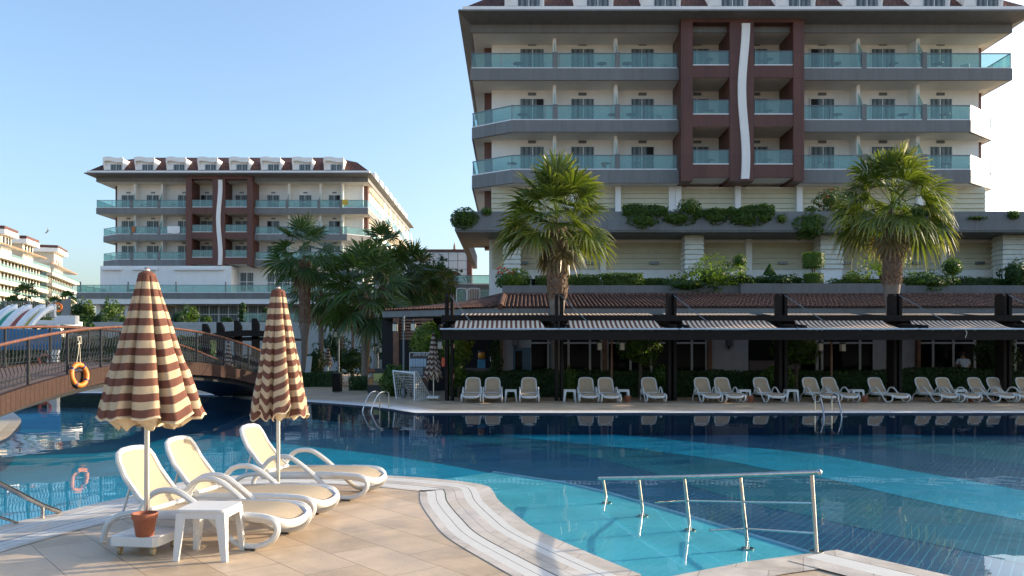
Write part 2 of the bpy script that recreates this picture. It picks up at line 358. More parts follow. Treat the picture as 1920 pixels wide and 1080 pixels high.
stone=mat('pale stone wall',(.40,.42,.41),.8,.1,2,dirt=.2)
soil=mat('planter soil',(.05,.035,.025),.95,.3,9)
def palmleaf(name,c1,c2,tip):
    m,nt,out=newmat(name); g=N(nt,'ShaderNodeNewGeometry'); tc=N(nt,'ShaderNodeTexCoord'); sp=N(nt,'ShaderNodeSeparateXYZ'); L(nt,tc.outputs['UV'],sp.inputs[0])
    rp=N(nt,'ShaderNodeValToRGB'); rp.color_ramp.elements[0].color=c4(c1); rp.color_ramp.elements[1].color=c4(c2); L(nt,g.outputs['Random Per Island'],rp.inputs[0])
    f=math_(nt,'POWER',sp.outputs[1],5.0); a=mixc(nt,math_(nt,'MULTIPLY',f,sp.outputs[0]),rp.outputs[0],tip)
    b=N(nt,'ShaderNodeBsdfPrincipled',ins={'Roughness':.38,'Specular IOR Level':.5}); L(nt,a,b.inputs['Base Color'])
    t=N(nt,'ShaderNodeBsdfTranslucent'); L(nt,mixc(nt,1.0,a,(1.4,1.5,.5),'MULTIPLY'),t.inputs[0])
    mx=N(nt,'ShaderNodeMixShader'); mx.inputs[0].default_value=.3; L(nt,b.outputs[0],mx.inputs[1]); L(nt,t.outputs[0],mx.inputs[2]); L(nt,mx.outputs[0],out.inputs[0]); return m
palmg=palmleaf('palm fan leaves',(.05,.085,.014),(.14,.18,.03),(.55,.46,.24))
palmd=palmleaf('shaded palm fan leaves',(.028,.068,.02),(.07,.13,.035),(.2,.2,.09))  # darker copy of the palm leaves, the hotel's shade put into the colour
palmdead=palmleaf('dry palm fans',(.12,.09,.035),(.26,.19,.09),(.5,.38,.2))
# ---------------------------------------------------------------- ground, pool, coping
grate2=stripemat('white overflow grating across',(.78,.77,.73),(.50,.49,.46),1/.028,0,.5,duty=.78,var=.08)
def xy(p): return Vector((p[0],p[1],0))
near_px=[(0,987),(60,973),(120,960),(180,945),(240,932),(300,913),(410,895),(560,887),(722,892),(840.6,900.8),(905,910),(922,920.5),(933,938.7),(970,969.7),(1006.5,995),(1091,1033),(1150,1058),(1200.6,1079)]
near_a=[Vector((-5.35,5.0,0)),Vector((-5.25,6.6,0))]+[G(*p) for p in near_px]
near_a=catmull(near_a,5)
near_b=[G(1225,1090),G(1400,1056),G(1567.6,1033.7)]
near_c=[G(1567.6,1033.7),G(1780,1083),Vector((4.0,4.95,0)),Vector((5.5,3,0)),Vector((8,1,0)),Vector((12,-1,0))]
far=[Vector((45,22.4,0)),Vector((12,22.4,0)),G(900,775),G(780,775),G(700,763.5),G(600,755.5),G(480,748),Vector((-11,31.5,0)),Vector((-16,33.5,0)),Vector((-24,34,0))]
far=far[:3]+catmull(far[3:8],4)+far[8:]
lft=[Vector((-24,25,0)),G(8,768),G(21,772.5),G(32,781),G(39,790),G(27.5,807),G(0,827),Vector((-9.3,13,0)),Vector((-9.3,5,0))]
lft=[lft[0]]+catmull(lft[1:8],5)+[lft[8]]
hole=near_a+near_b[:-1]+near_c+[Vector((45,-1,0))]+far+lft
GR=[(-70,-12),(60,-12),(60,75),(-70,75)]
def tess(mb,polys,z):
    polys=[[Vector((p[0],p[1],0)) for p in q] for q in polys]; fl=[p for q in polys for p in q]
    i0=len(mb.v); mb.v+=[(p.x,p.y,z) for p in fl]
    for t in tessellate_polygon(polys):
        a,b,c=[fl[k] for k in t]
        if (b-a).cross(c-a).z<0: t=(t[0],t[2],t[1])
        mb.f.append(tuple(i0+k for k in t))
g=MB(); tess(g,[GR,hole],0.0)
B=3000
for (a,b) in (((-70,-12),(60,-12)),((60,-12),(60,75)),((60,75),(-70,75)),((-70,75),(-70,-12))):
    s=B/50
    g.quad((a[0],a[1],0),(a[0]*s,(a[1]-30)*s,0),(b[0]*s,(b[1]-30)*s,0),(b[0],b[1],0))
tag(g.build('ground',deck),kind='structure')
w=MB()
for k in range(len(hole)):
    a,b=hole[k],hole[(k+1)%len(hole)]; w.quad((a.x,a.y,-.7),(b.x,b.y,-.7),(b.x,b.y,0),(a.x,a.y,0))
tag(w.build('pool_wall',poolwall),kind='structure')
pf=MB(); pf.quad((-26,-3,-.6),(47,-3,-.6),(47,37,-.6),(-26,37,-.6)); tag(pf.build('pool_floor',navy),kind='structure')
def band(px,z,m,name):
    pts=[Vector((p[0],p[1],0)) for p in px]; pts=catmull(pts,4,closed=True)
    b=MB(); tess(b,[[G(p.x,p.y,z) for p in pts]],z); tag(b.build(name,m),kind='structure')
A_up=[(560,786),(654,789),(808,794),(1001,803.6),(1200,818.7),(1350,833.7),(1537,852.5),(1687,878.7),(1920,920),(2300,1000)]
A_lo=[(560,789),(654,794),(800,801.7),(885,811),(1078,830.6),(1200,843),(1350,862),(1447,880.6),(1556,899),(1669,925.6),(1800,953.7),(1920,976),(2300,1050)]
B_lo=[(560,794),(650,805),(808,817),(955,838),(1078,852),(1200,880),(1300,912),(1410,944),(1522,968.7),(1650,998.7),(1800,1030.6),(1920,1058),(2300,1140)]
F_up=[(800,787),(1000,792),(1200,801),(1369,811),(1537,824),(1687,841),(1800,856),(1920,871),(2300,930)]
G_up=[(800,784),(1000,786),(1200,789),(1340,791),(1540,790),(1700,802),(1920,834),(2300,885)]
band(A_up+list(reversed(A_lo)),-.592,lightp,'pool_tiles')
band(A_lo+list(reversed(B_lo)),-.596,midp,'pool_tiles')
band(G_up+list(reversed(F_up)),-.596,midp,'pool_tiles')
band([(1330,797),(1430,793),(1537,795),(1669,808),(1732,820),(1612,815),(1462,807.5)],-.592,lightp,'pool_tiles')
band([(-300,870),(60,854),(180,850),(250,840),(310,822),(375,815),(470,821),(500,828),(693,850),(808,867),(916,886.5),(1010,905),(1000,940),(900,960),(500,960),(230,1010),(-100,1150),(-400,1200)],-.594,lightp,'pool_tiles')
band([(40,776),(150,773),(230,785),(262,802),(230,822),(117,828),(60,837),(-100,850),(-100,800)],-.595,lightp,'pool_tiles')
shp=[(800,903),(925,885.3),(1060,905.5),(1141,924),(1209,943.7),(1296,969),(1403,1001.4),(1530,1040),(1400,1075),(1225,1105),(1130,1062),(985,995),(915,945),(895,925)]
sh=[G(x,y,-.12) for x,y in shp]; s_=MB(); s_.prism([(p.x,p.y) for p in sh],-.62,-.12); tag(s_.build('pool_ramp',shal),kind='structure')
e_=MB(); e_.tube([G(x,y,-.115) for x,y in shp[1:8]],.018,6); tag(e_.build('pool_ramp_edge',mat('white edge tile',(.6,.7,.72),.4)),kind='structure')
wt=MB(); tess(wt,[hole],-.025); tag(wt.build('water',water),kind='structure')
def offs(pts,d):
    out=[]; n=len(pts)
    for k in range(n):
        t1=(pts[k]-pts[k-1]).normalized() if k>0 else None; t2=(pts[k+1]-pts[k]).normalized() if k<n-1 else None
        t1=t1 or t2; t2=t2 or t1
        n1=Vector((t1.y,-t1.x,0)); n2=Vector((t2.y,-t2.x,0)); m=(n1+n2).normalized(); c=max(.5,m.dot(n1))
        out.append(pts[k]+m*(d/c))
    return out
CZ=[.005]
def strip(pts,d0,d1,z,m,name):
    a,b=offs(pts,d0),offs(pts,d1); s=MB()
    for k in range(len(pts)-1):
        s.quad((a[k].x,a[k].y,z),(a[k+1].x,a[k+1].y,z),(b[k+1].x,b[k+1].y,z),(b[k].x,b[k].y,z))
    tag(s.build(name,m),kind='structure')
def coping(pts,ws,gm):
    d=-.012
    for wdt,m in ws:
        d1=d+wdt; strip(pts,d,d1,CZ[0],m,'coping'); d=d1
    CZ[0]+=.004
gap=mat('dark drain slot',(.05,.045,.04),.8)
coping(near_a,[(.185,coprim),(.085,grate),(.008,gap),(.09,grate),(.10,coprim),(.004,gap),(.11,coprim),(.015,gap),(.10,grate),(.006,gap),(.10,grate),(.085,coprim)],grate)
coping(near_b,[(.20,coprim),(.20,coprim)],grate)
coping(near_c,[(.20,coprim),(.01,gap),(.22,grate),(.22,coprim)],grate)
coping(far,[(.40,whitem),(.30,grate2),(.02,gap),(.30,coprim)],grate2)
coping(lft,[(.25,coprim),(.22,grate),(.4,coprim),(.5,grate),(.3,coprim)],grate)
# ---------------------------------------------------------------- sunbeds, side tables, parasols
def hexa(mb,b,t):
    i=len(mb.v); mb.v+=[tuple(p) for p in b]+[tuple(p) for p in t]
    mb.f+=[(i+3,i+2,i+1,i),(i+4,i+5,i+6,i+7)]+[(i+k,i+(k+1)%4,i+4+(k+1)%4,i+4+k) for k in range(4)]
def make_lounger(name,label,group,sl,loc,rz):
    r=thing(name,label,'sunbed',loc,rz,group)
    arm=catmull([Vector(p) for p in ((-.93,.285,0),(-.89,.37,0),(-.80,.46,0),(-.67,.49,0),(-.53,.46,0),(-.33,.32,0),(-.15,.16,0),(-.01,.05,0),(.11,.030,0),(.22,.044,0),(.325,.105,0),(.362,.19,0),(.32,.262,0),(.2,.288,0),(-.05,.292,0))],4)
    for s in (-1,1):
        m=MB(); y0,y1=sorted((s*.295,s*.345)); m.ribbon([(p.x,p.y) for p in arm],y0,y1,.052,.018)
        m.build('side_frame',whitep,r,True,True)
        m=MB(); y0,y1=sorted((s*.245,s*.293)); leg=catmull([Vector(p) for p in ((-.85,.265,0),(-1.02,.27,0),(-1.19,.235,0),(-1.30,.14,0),(-1.34,.0,0))],4); m.ribbon([(p.x,p.y) for p in leg],y0,y1,.05,.014)
        m.build('leg',whitep,r,True,True)
        m=MB(); m.box(.06,.16,s*.32-.022,s*.32+.022,-.001,.012); m.build('rubber_foot',rubber,r,False,True)
    zf=lambda x: .272+.03*math.sin(max(0,min(1,(x+1.1)/1.2))*math.pi*.5) if x<.1 else .302-.9*(x-.1)**2
    out=[(-.93,-.275),(-.7,-.285),(-.3,-.287),(.05,-.287),(.22,-.28),(.33,-.255),(.385,-.2),(.405,-.1),(.41,0),(.405,.1),(.385,.2),(.33,.255),(.22,.28),(.05,.287),(-.3,.287),(-.7,.285),(-.93,.275)]
    m=MB(); m.tube([Vector((x,y,zf(x)-.022)) for x,y in out],.042,10,True,.72); m.build('seat_frame',whitep,r,True,True)
    m=MB(); xs=[-.92+1.30*k/14 for k in range(15)]; rings=[]
    for x in xs:
        hw=.262 if x<.2 else .262*math.sqrt(max(.15,1-((x-.2)/.2)**2*.85))
        rings.append([Vector((x,-hw+2*hw*j/8,zf(x)+.012-.012*math.sin(math.pi*j/8))) for j in range(9)])
    m.loops(rings,False,False); m.build('seat_sling',sl,r,True,True)
    # backrest: frame outline and sling, leaning back
    hx,hz,Lb=-.89,.285,.64; an=R(125)
    def bp(s,y,o=0): 
        d=Vector((math.cos(an),0,math.sin(an))); nrm=Vector((math.sin(an),0,-math.cos(an))); bow=-.05*math.sin(math.pi*s/Lb)+.02*(2*y/.5)**2
        return Vector((hx,0,hz))+d*s+nrm*(bow+o)+Vector((0,y,0))
    o2=[(0,-.262),(.15,-.262),(.38,-.258),(.53,-.245),(.60,-.21),(.627,-.14),(.638,0),(.627,.14),(.60,.21),(.53,.245),(.38,.258),(.15,.262),(0,.262)]
    m=MB(); m.tube([bp(s,y) for s,y in o2],.026,8,True,1.0); b=m.build('backrest',whitep,r,True,True)
    m=MB(); rings=[]
    for k in range(11):
        s=.02+.59*k/10; hw=.243 if s<.47 else .243*math.sqrt(max(.2,1-((s-.47)/.16)**2*.72)); rings.append([bp(s,-hw+2*hw*j/8,.012) for j in range(9)])
    m.loops(rings,False,False); m.build('backrest_sling',sl,b,True,True)
    for s in (-1,1): m=MB(); m.tube([(-1.10,s*.22,.50),(-1.16,s*.24,.27),(-1.02,s*.26,.25)],.014,6); m.build('back_prop',whitep,r,True,True)
    return r
lab=['white sunbed with beige sling nearest the camera, behind the small white table','white sunbed with beige sling between the two other near sunbeds','white sunbed with beige sling nearest the pool water, right of the narrower folded parasol']
L0=make_lounger('sunbed',lab[0],'sunbeds on the near terrace',sling,(-2.30,7.20,0),R(-10))
L1=copy_tree(L0); L1['label']=lab[1]; L1.location=(-2.23,8.10,0); L1.rotation_euler=(0,0,R(-8))
L2=copy_tree(L0); L2['label']=lab[2]; L2.location=(-1.96,9.50,0); L2.rotation_euler=(0,0,R(-9))
def make_table(loc,rz,label,group):
    t=thing('side_table',label,'table',loc,rz,group)
    m=MB(); n=24; pts=[]
    for k in range(n):
        a=2*math.pi*k/n; c,s=math.cos(a),math.sin(a); e=.22; pts.append((.205*math.copysign(abs(c)**e,c),.205*math.copysign(abs(s)**e,s)))
    m.prism(pts,.395,.42); m.build('tabletop',whitep,t,False,True,.006)
    m=MB()
    for sx,sy in ((0,-1),(0,1),(-1,0),(1,0)):
        if sx==0: m.box(-.15,.15,sy*.19-.008,sy*.19+.008,.345,.3945)
        else: m.box(sx*.19-.008,sx*.19+.008,-.15,.15,.345,.3945)
    m.build('apron',whitep,t,False,True)
    for sx in (-1,1):
        for sy in (-1,1):
            m=MB()
            T=[(sx*.20,sy*.20,.394),(sx*.115,sy*.20,.394),(sx*.14,sy*.14,.394),(sx*.20,sy*.115,.394)]; Bq=[(sx*.222,sy*.212,0),(sx*.175,sy*.212,0),(sx*.18,sy*.175,0),(sx*.222,sy*.17,0)]
            if sx*sy>0: T.reverse(); Bq.reverse()
            hexa(m,Bq,T); m.build('leg',whitep,t,False,True,.004)
    return t
T0=make_table((-2.52,6.68,0),R(-2),'small white plastic side table in front of the nearest sunbed','white plastic side tables')
def make_parasol(loc,label,hz,top,hw,tw,seed,cm,group=None,slab=True,nlob=8,lean=(0,0),swirl=0.0,rz=R(-8),chev=.05,flat=1.0,hemw=1.0,ws=None,tilt=None):
    rnd=random.Random(seed)
    r=thing('folded_parasol',label,'parasol',loc,0,group)
    m=MB(); m.tube([(0,0,.15),(0,0,top-.05)],.023,12); m.build('pole',mat('ivory metal pole',(.58,.56,.52),.25,.05,10,metal=.85) if 'ivory metal pole' not in bpy.data.materials else bpy.data.materials['ivory metal pole'],r,True,True)
    # canopy: rows from the crown down to the hem, lobes are the folded gores
    bounds=[0]; 
    ws0=[rnd.uniform(.6,1.5) for _ in range(nlob)]; ws=ws or ws0; nlob=len(ws); tot=sum(ws); tilt=tilt or [0]*nlob
    for w_ in ws: bounds.append(bounds[-1]+w_/tot*2*math.pi)
    lr=[rnd.uniform(.91,1.04) for _ in range(nlob)]; ld=[rnd.uniform(.0,.16) for _ in range(nlob)]; lc=[rnd.uniform(.4,1.2)*chev for _ in range(nlob)]
    K=10; rows=26; rings=[]; Ht=top-hz; m=MB(); m.uv=[]
    for i in range(rows+1):
        t=i/rows; ring=[]
        Rt=tw+(hw-tw)*(t**1.04)
        for q in range(nlob):
            a0,a1=bounds[q],bounds[q+1]
            for j in range(K):
                f=j/K; lob=min(1,abs(math.sin(math.pi*f))*flat)**.6
                dep=.50*min(1,.25+t*1.1)
                rad=Rt*(1-dep*(1-lob))*(1+(lr[q]-1)*t)*(1+.02*math.sin(7*t+q*2.3)+.014*math.sin(19*t+q*5+j*.7)+.010*math.sin(41*t+q*3+j*1.9))
                a=a0+(a1-a0)*f+swirl*t*(1-lob)+.3
                z=top-t*Ht-lc[q]*math.sin(math.pi*f)*t*1.0-hemw*ld[q]*t**6*(.4+.6*math.sin(math.pi*f))+hemw*.06*(t**8)*math.sin(2*math.pi*f*1.5+q)
                z+=tilt[q]*t*Rt*(a1-a0)*((f/.86-.5) if f<.86 else (.5-(f-.86)/.14))
                ring.append(Vector((rad*math.cos(a)+lean[0]*t,rad*math.sin(a)+lean[1]*t,z))); m.uv.append((f,t*Ht))
        rings.append(ring)
    m.loops(rings,True,False); c=m.build('canopy',cm,r,True,True,angle=180)
    m=MB(); m.tube([p+Vector((0,0,-.003)) for p in rings[-1]],.006,5,True); m.build('hem',trim,c,True,True)
    m=MB(); m.lathe([(tw*1.03,top-.012),(tw*.95,top+.012),(tw*.5,top+.03),(.02,top+.035),(.02,top+.06)],(0,0,0),16); m.uv=[(0,.02)]*len(m.v); m.build('cap',cm,r,True,True); m=MB(); m.lathe([(.022,top+.03),(.026,top+.045),(.012,top+.06)],(0,0,0),10); m.build('finial',whitep,r,True,True)
    m=MB(); # inner hem of folded cloth hanging under the outer gores
    rg=[]
    for i in range(4):
        t=i/3; rg.append([Vector((p.x*(.93-.34*t),p.y*(.93-.34*t),hz+.015-.10*t+.035*math.sin(k*.55)*t)) for k,p in enumerate(rings[-1])])
    m.loops(rg,True,False); m.build('canopy_lining',trim,c,True,True)
    if slab:
        b=.215; ch=.035; sl=[(-b+ch,-b),(b-ch,-b),(b,-b+ch),(b,b-ch),(b-ch,b),(-b+ch,b),(-b,b-ch),(-b,-b+ch)]
        cs,sn=math.cos(rz),math.sin(rz); rot=lambda x,y:(x*cs-y*sn,x*sn+y*cs)
        m=MB(); m.prism([rot(*p) for p in sl],.078,.16); sb=m.build('base',whitep,r,False,True,.005)
        for sx in (-1,1):
            for sy in (-1,1):
                x,y=rot(sx*.15,sy*.15); m=MB(); m.tube([(x-.014,y,.034),(x+.014,y,.034)],.034,12); m.obox((x-.02,y-.02,.05),(.04,0,0),(0,.04,0),(0,0,.03)); m.build('caster',rubber if False else mat_caster,sb,True,True)
    return r
mat_caster=mat('worn beige caster',(.42,.33,.20),.6,.2,20)
make_parasol((-3.13,6.86,0),'large folded parasol with brown and cream stripes, its base carrying a flower pot',1.16,2.36,.425,.070,3,parasol,'folded parasols on the near terrace',lean=(.035,0),chev=.006,flat=1.9,hemw=.12,ws=[38,36,40,36,38,33,24,50,40,25],tilt=[.1,-.1,.1,-.1,.1,-.05,.08,.03,.34,.22])
make_parasol((-2.63,9.0,0),'narrower folded parasol with chevron brown and cream stripes between two sunbeds',1.06,2.38,.335,.075,11,parasol,'folded parasols on the near terrace',chev=.03,lean=(0.02,0),hemw=.5,flat=1.5,ws=[60,50,58,45,34,52,36,25],tilt=[.3,-.3,.3,-.4,-.75,.62,.6,.5])
pt=thing('flower_pot','empty terracotta flower pot standing on the white parasol base','flower pot',(-3.075,6.70,.16))
m=MB(); m.lathe([(.072,0),(.078,.01),(.10,.155),(.112,.157),(.114,.205),(.104,.206),(.098,.16),(.092,.15),(.02,.13)],(0,0,0),24); m.v=[(a*.92,b*.92,c*.94) for a,b,c in m.v]; m.build('pot',terra,pt,True,True)
# ---------------------------------------------------------------- stainless handrail of the pool ramp
hr=thing('pool_handrail','stainless steel handrail descending into the pale shallow ramp','handrail',(2.2,6.8,0))
feet=[(1138,925),(1206,948),(1294,973),(1401.7,1005.6),(1531,1037)]; tops=[(1131,897),(1197.6,896),(1283,894),(1388,891),(1522,886)]
fw=[G(*f) for f in feet]; tw_=[]
for f,t in zip(fw,tops): tw_.append(P(t[0],t[1],f.y))
a=tw_[0]+(tw_[0]-tw_[1])*.12; b=tw_[-1]+(tw_[-1]-tw_[-2])*.09
m=MB(); m.tube([a]+tw_+[b],.023,12); m.ball(b,.028); m.build('rail',steel,hr,True)
for k,(f,t) in enumerate(zip(fw,tw_)):
    m=MB(); m.tube([Vector((f.x,f.y,-.12 if k<4 else 0)),t-Vector((0,0,.02))],.0175,10); m.lathe([(.06,0),(.06,.012),(.03,.016)],(f.x,f.y,-.118 if k<4 else .006),12); m.build('post',steel,hr,True)
m=MB(); q0=P(1525,943.6,fw[4].y); m.tube([q0,P(1392,941,fw[3].y),P(1288,938.6,fw[2].y),P(1229,937,fw[1].y+.1)-Vector((0,0,.03))],.011,8); m.build('lower_rail',steel,hr,True)
m=MB(); m.tube([P(1527,1000,fw[4].y),P(1399,991,fw[3].y),P(1330,985,fw[3].y+.4)-Vector((0,0,.05))],.011,8); m.build('lower_rail',steel,hr,True)
hl=thing('pool_handrail','grey steel handrail slanting down to the terrace edge at the far left','handrail',(-4.8,8.3,0))
m=MB(); m.tube([Vector((-4.76,8.42,.02)),Vector((-4.80,8.18,.13)),Vector((-4.83,7.5,.48)),Vector((-4.9,6.6,.92))],.026,12); m.build('rail',steel,hl,True)
m=MB(); m.tube([Vector((-4.80,8.18,-.1)),Vector((-4.80,8.18,.12))],.02,10); m.build('post',steel,hl,True)
m=MB(); m.tube([Vector((-4.90,7.95,.0)),Vector((-4.93,7.5,.19)),Vector((-4.98,6.6,.6))],.013,8); m.build('lower_rail',steel,hl,True)
# ---------------------------------------------------------------- far side sunbeds and tables
fx=[887,925,991,1098,1136,1217,1314,1354,1427,1516,1555,1640,1729,1766,1828,1863,1914]
side=['in front of the bar opening','in front of the bar opening','before the white wall with the poster']
FL=None
for k,x in enumerate(fx):
    th=max(0,min(1,(x-1180)/740))*R(11)
    X=Xp(x,28.5); ox=X+math.sin(th)*1.2
    lb='beige and white sunbed on the far deck under the awnings, %s from the left'%ORD[k]
    if FL is None: FL=o=make_lounger('sunbed',lb,'sunbeds along the far deck',slingf,(0,0,0),0)
    else: o=copy_tree(FL); o['label']=lb
    o.location=(ox,27.35+.06*math.sin(k*2.7),0); o.rotation_euler=(0,0,R(-90)+th+R(1.2)*math.sin(k*1.9))
tx=[958,1068,1168,1394,1483,1605,1797]
tl=['just left of the third far sunbed','beside the leafy shrub at the second pergola post','right of the fifth far sunbed','with a pot beneath, between the eighth and ninth far sunbeds','standing free right of the ninth far sunbed','right of the far ladder','half hidden between two pairs of far sunbeds']
for k,x in enumerate(tx):
    o=copy_tree(T0); o['label']='small white far deck table '+tl[k]; o.location=(Xp(x,28.0),28.0,0); o.rotation_euler=(0,0,R(3*math.sin(k*3)))
for k,(x,w_) in enumerate(((1177,'below the side table right of the fifth far sunbed'),(1407,'below the side table between far sunbeds'),(1621,'below the side table right of the ladder'),(1821,'among the sunbeds near the right edge'))):
    o=copy_tree(pt); o['label']='terracotta pot on the far deck '+w_; o.location=(Xp(x,27.5),27.5,0); o['group']='terracotta pots on the far deck'; o.scale=(1.15,1.15,1.15)
def ladder(label,feet,peaks,ends):
    D=[G(*f) for f in feet]; r=thing('pool_ladder',label,'ladder',D[0]); 
    for f,p,e in zip(D,peaks,ends):
        pk=P(p[0],p[1],f.y-.35); en=G(e[0],e[1]); en=Vector((en.x,min(en.y,f.y-.75),-.5)); 
        mid=Vector((en.x,en.y,0)); 
        pts=catmull([Vector((f.x,f.y,0)),Vector((f.x+.02*(pk.x-f.x),f.y,pk.z*.75)),Vector((f.x*.75+.25*pk.x,f.y-.08,pk.z*.95)),pk,pk*.5+Vector((mid.x,mid.y,pk.z*.7))*.5,mid,en],4)
        m=MB(); m.tube(pts,.021,8); m.build('rail',steel,r,True)
    m=MB(); a=G(*ends[0]); b=G(*ends[1])
    for z in (-.15,-.38): m.box(a.x,b.x,D[0].y-.78,D[0].y-.72,z,z+.02)
    m.build('step',steel,r)
ladder('steel pool ladder at the bend of the far edge, left of the goal',[(712,766),(729,766)],[(704,734),(721,734.5)],[(681,769),(696,770)])
ladder('steel pool ladder at the straight far edge before the sunbeds',[(1528,773),(1559.5,773)],[(1533,740),(1565,740)],[(1545,780),(1578,780)])
# ---------------------------------------------------------------- hotels
FLR=[(18.14,17.46,19.03),(15.15,14.47,16.02),(12.28,11.52,13.14)]
def path_glass(mb,rail,sill,pts,z0,z1):
    for a,b in zip(pts[:-1],pts[1:]):
        a=Vector((a[0],a[1],0)); b=Vector((b[0],b[1],0)); d=b-a; ln=d.length; u=d/ln; n=Vector((-u.y,u.x,0)); k=max(1,round(ln/1.75)); st=ln/k
        for q in range(k):
            o=a+u*(q*st+.03)+Vector((0,0,z0+.07)); mb.obox(o,u*(st-.06),n*.018,(0,0,z1-z0-.11))
            rail.obox(a+u*(q*st-.018)-n*.012+Vector((0,0,z0)),u*.036,n*.03,(0,0,z1-z0-.03))
        rail.obox(a-n*.03+Vector((0,0,z1-.045)),d,n*.07,(0,0,.045)); sill.obox(a-n*.03+Vector((0,0,z0+.002)),d,n*.07,(0,0,.06))
rnd=random.Random(5)
def door(root,x0,x1,D,z0,z1,open_=0):
    f=MB(); t=.055
    f.box(x0,x0+t,D-.09,D-.005,z0,z1); f.box(x1-t,x1,D-.09,D-.005,z0,z1); f.box(x0+t,x1-t,D-.09,D-.005,z1-t,z1); mx=(x0+x1)/2+(x1-x0)*.03*rnd.choice((-1,1)); f.box(mx-.03,mx+.03,D-.08,D-.006,z0,z1-t)
    o=f.build('balcony_door',whitem,root)
    p=MB()
    if open_==0: p.box(x0+t,x1-t,D-.05,D-.03,z0,z1-t)
    else:
        w_=(x1-x0)*.28; a,b=(x1-t-w_,x1-t) if open_>0 else (x0+t,x0+t+w_)
        p.box(x0+t,a,D-.05,D-.03,z0,z1-t) if open_>0 else p.box(b,x1-t,D-.05,D-.03,z0,z1-t)
        k=MB(); k.box(a,b,D-.045,D-.025,z0,z1-t); k.build('dark_gap_panel',black,o)
    p.build('pane',dglass,o)
TAB=[]
def hotel(name,label,base,Db,Dw,xl,wl,FLx,FRx,wr,xr,partsL,partsR,doorsL,doorsR,depth,dzc,dorm,opens,dh,wb,tlab):
    r=thing(name,label,'hotel',base)
    top=20.2+dzc; Df=Db-.6; back=Dw+depth
    m=MB(); m.box(wl,wr,Dw,back,wb,top); m.build('wall',white,r)
    bw=MB(); bw.box(wl-.45,wl-.002,Dw+.5,Dw+1.3,wb,top-.01); bw.box(wr+.002,wr+.45,Dw+.5,Dw+1.3,wb,top-.01); islands(bw,'side_cladding',brownp,r)
    mid=(FLx+FRx)/2
    for fi,(zt,zb,zr) in enumerate(FLR):
        ch=fi>0
        for sd in (0,1):
            if sd==0:
                pl=[(FLx-.002,Db),(xl+2.4,Db),(xl,Db+1.6),(xl,Dw+9),(FLx-.002,Dw+9)] if ch else [(FLx-.002,Db),(xl,Db),(xl,Dw+9),(FLx-.002,Dw+9)]
                gp=[(FLx-.1,Db+.06),(xl+2.4,Db+.06),(xl+.07,Db+1.62),(xl+.07,Dw+8.9)] if ch else [(FLx-.1,Db+.06),(xl+.07,Db+.06),(xl+.07,Dw+8.9)]
            else:
                pl=[(FRx+.002,Db),(xr-2.4,Db),(xr-.05,Db+1.9),(xr-.05,Dw+9),(FRx+.002,Dw+9)] if ch else [(FRx+.002,Db),(xr,Db),(xr,Dw+9),(FRx+.002,Dw+9)]
                gp=[(FRx+.1,Db+.06),(xr-2.4,Db+.06),(xr-.12,Db+1.92),(xr-.12,Dw+8.9)] if ch else [(FRx+.1,Db+.06),(xr-.07,Db+.06),(xr-.07,Dw+8.9)]
            m=MB(); m.prism(pl,zb,zt); s=m.build('balcony',greyf,r)
            m=MB(); m.prism([(p[0]+(.12 if p[0]<(xl+xr)/2 and p[0]<FLx-1 else (-.12 if p[0]>FRx+1 else 0)),p[1]+(.14 if p[1]<Dw else 0)) for p in pl],zb-.012,zb-.002); m.build('ceiling',ceil,s)
            g=MB(); rl=MB(); si=MB(); path_glass(g,rl,si,gp,zt,zr); gg=g.build('glass_railing',bglass,s); rl.build('rail',railmet,gg); si.build('sill',whitem,gg)
            pm=MB(); sc=MB(); po=MB()
            for x in (partsL if sd==0 else partsR):
                pm.box(x-.10,x+.10,Dw-1.0,Dw+.01,zt-.02,(FLR[fi-1][1]-.013) if fi else top-.03); po.box(x-.14,x+.14,Db+.02,Db+.22,zt+.003,zr+.05)
                sg=1 if sd==0 and name=='near' else 1
                sc.obox((x-.01,Db+.25,zt+.1),(.02,0,0),(0,Dw-1.0-Db-.25,.75),(0,0,.95))
            if pm.v:
                islands(pm,'partition',white,r); islands(po,'railing_post',greyf,s); islands(sc,'glass_screen',bglass,s)
    k=0
    for fi,(zt,zb,zr) in enumerate(FLR):
        vn=MB()
        for (x0,x1) in doorsL+doorsR+[(FLx+.75,FLx+2.2),(FRx-2.75,FRx-1.3)]:
            z1=zt+1.82; door(r,x0,x1,Dw,zt-.3,z1,opens[k%len(opens)]); k+=1
            c=(x0+x1)/2; vn.box(c-.24,c+.24,Dw-.05,Dw-.004,z1+.17,z1+.33)
        islands(vn,'vent',railmet,r)
    # brown frame with two columns of loggias
    c1,c2=mid-.75,mid+.65; l1,rr=FLx+.66,FRx-.62
    m=MB()
    for a,b in ((FLx,l1),(c1,c2),(rr,FRx)): m.box(a,b,Df,Dw-.01,11.5,20.55+dzc*.8)
    m.box(FLx,FRx,Df-.002,Dw-.01,20.55+dzc*.8,21.4+dzc-.02)
    zs=[(18.1,17.4),(15.3,14.6),(12.45,11.7)]
    for zt,zb in zs:
        for a,b in ((l1,c1),(c2,rr)): m.box(a,b,Df+.03,Dw-.012,zb,zt)
    m.build('brown_frame',brownp,r)
    for zt,zb in zs:
        for a,b in ((l1,c1),(c2,rr)):
            ce=MB(); g=MB(); rl=MB(); si=MB()
            ce.box(a+.02,b-.02,Df+.15,Dw-.02,zb-.012,zb-.003); path_glass(g,rl,si,[(b-.02,Df+.08),(a+.02,Df+.08)],zt,zt+.84)
            ce.build('loggia_ceiling',ceil,r); gg=g.build('glass_railing',bglass,r); rl.build('rail',railmet,gg); si.build('sill',whitem,gg)
    m=MB(); rg=[]; xc=mid+.05
